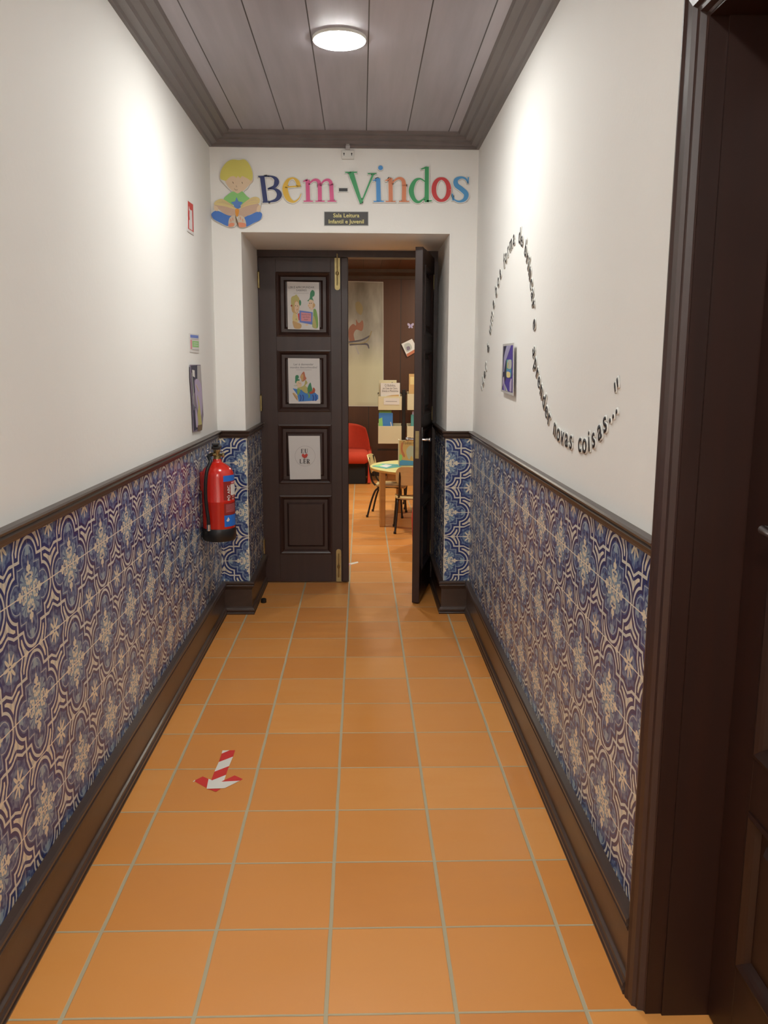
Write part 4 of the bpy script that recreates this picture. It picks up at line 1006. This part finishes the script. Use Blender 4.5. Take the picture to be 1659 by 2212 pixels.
def d3_(f, w_): f.poly([(.0, .2), (.25, .15), (.3, .45), (.0, .5)], 'shirt_green'); f.stroke([(.4, .5, .06), (.7, .5, .06)], 'ink_sky'); f.stroke([(.4, .65, .05), (.65, .65, .05)], 'ink_sky'); f.stroke([(.85, .3, .05), (.92, .5, .07), (.85, .7, .04)], 'paper')
shelf_book('white picture book with brown drawing at the front of the top tray', .242, .488, -.050, .926, 1.258, 'paper', d1_)
shelf_book('cream picture book at the back of the top tray',   .224, .446, -.028, .926, 1.292, 'cream', d2_)
shelf_book('bright blue book in the lower left tray', .222, .400, -.045, .500, .880, 'book_blue', d3_, tilt=0)
shelf_book('pale green book leaning behind the bright blue book', .226, .385, -.020, .500, .910, 'leaf_green')
shelf_book('tan picture book in the top tray beside the open leaf', .60, .78, -.040, .926, 1.37, 'tan', d2_)
shelf_book('dark teal book in the lower right tray', .63, .80, -.040, .500, .860, 'teal')
shelf_book('violet book behind the dark teal book', .645, .83, -.020, .500, .905, 'violet_pale')

# posters and stickers on the back wall
f = Flat(lambda a, b_: on_y(BK-.003, a, b_), (0, -1, 0))
f.poly([(690, 606), (828, 609), (828.5, 878), (690, 877)], 'foam_white', lay=.002, thick=.002)
def mural():
    m, nt, b = new_mat('painted_mural_paper')
    g = nt.nodes.new('ShaderNodeNewGeometry'); mp = nt.nodes.new('ShaderNodeMapping'); mp.inputs['Rotation'].default_value = (0, .6, 0); mp.inputs['Scale'].default_value = (2.2, 1, .8); nt.links.new(g.outputs['Position'], mp.inputs[0])
    n = nt.nodes.new('ShaderNodeTexNoise'); n.inputs['Scale'].default_value = 2.2; n.inputs['Detail'].default_value = 4; nt.links.new(mp.outputs[0], n.inputs['Vector'])
    sp = nt.nodes.new('ShaderNodeSeparateXYZ'); nt.links.new(g.outputs['Position'], sp.inputs[0])
    k = ((X(nt, sp.outputs[2])-1.45)*3).clamp()
    grey = mixc(nt, (X(nt, n.outputs['Fac'])-.3)*2.2, (.20, .185, .15), (.50, .48, .42))
    yel = mixc(nt, n.outputs['Fac'], (.56, .54, .36), (.66, .64, .46))
    nt.links.new(mixc(nt, k, yel, grey), b.inputs['Base Color']); b.inputs['Roughness'].default_value = .6
    return m
M['mural'] = mural()
f.poly([(690, 607), (827.3, 610), (827.8, 877), (690, 876)], 'mural')
for pp, m_ in (([(753, 712), (762, 700), (769, 703), (769, 690), (775, 698), (783, 692), (785, 705), (781, 715), (770, 712), (764, 722), (766, 738), (755, 737)], 'mural_rust'), ([(768, 655), (776, 652), (784, 665), (780, 680), (770, 672)], 'mural_ochre')): f.poly(pp, m_, smooth=True)
for pts, m_ in (([(753, 739, 3), (780, 735, 4), (800, 725, 3)], 'text_grey'), ([(755, 745, 3), (778, 743, 4), (793, 744, 4), (797, 753, 2)], 'text_grey'), ([(753, 742, 2), (790, 739, 2), (803, 715, 2)], 'mural_ochre'), ([(768, 747, 2), (775, 765, 3)], 'grey_light')): f.stroke(pts, m_)
tag(f.done('mural_poster'), 'tall painted paper mural with a red fox on the panelled wall', 'poster')
f = Flat(lambda a, b_: on_y(BK-.02, a, b_), (0, -1, 0))
f.poly([(867, 743), (890, 732), (904, 757), (880, 771)], 'paper', lay=.002, thick=.002); f.poly([(878, 765), (900, 752), (904, 757), (880, 771)], 'fox_orange'); f.poly([(873, 745), (884, 741), (890, 752), (879, 760)], 'silver_grey', smooth=True); f.poly([(878, 750), (884, 748), (886, 754), (880, 757)], 'mauve', smooth=True)
tag(f.done('tilted_card'), 'white picture card hanging tilted on the panelled wall', 'card')
for i, (x, y, s_, lb) in enumerate(((887, 704, 6, 'purple paper butterfly just left of the open leaf edge'), (927, 682, 5, 'purple paper butterfly, upper one seen through the hinge gap'), (926, 732, 6, 'purple paper butterfly, middle one seen through the hinge gap'), (926, 760, 4, 'purple paper butterfly, lowest one seen through the hinge gap'))):
    f = Flat(lambda a, b_: on_y(BK-.006, x+a*s_, y+b_*s_), (0, -1, 0))
    for s in (-1, 1):
        f.poly([(0, 0), (s*.3, -.7), (s*1.0, -1), (s*1.1, -.3), (s*.5, .1)], 'violet_pale', smooth=True); f.poly([(0, .05), (s*.6, .15), (s*.8, .7), (s*.3, .8)], 'violet_pale', smooth=True)
    f.stroke([(0, -.6, .15), (0, .7, .15)], 'purple')
    tag(f.done('paper_butterfly'), lb, 'paper decoration', 'purple paper butterflies on the panelled wall')
f = Flat(lambda a, b_: on_y(BK-.003, a, b_), (0, -1, 0))
f.poly([(905, 780), (960, 780), (960, 845), (905, 845)], 'paper', lay=.002, thick=.002); f.poly([(910, 790), (950, 795), (935, 812), (910, 808)], 'ink_blue', smooth=True); f.poly([(912, 818), (950, 815), (950, 832), (920, 830)], 'ink_sky', smooth=True)
tag(f.done('wall_poster'), 'blue and white poster seen through the hinge gap of the open leaf', 'poster')

# red pouf right of the open leaf
bm = bm_new(); lathe(bm, [(.2, 0), (.27, .01), (.30, .05), (.31, .25), (.29, .42), (.24, .47), (.02, .48)], .72, 6.75, 40)
tag(obj('pouf', bm, M['sofa'], None, True, 60), 'round red pouf half hidden behind the open leaf', 'pouf')
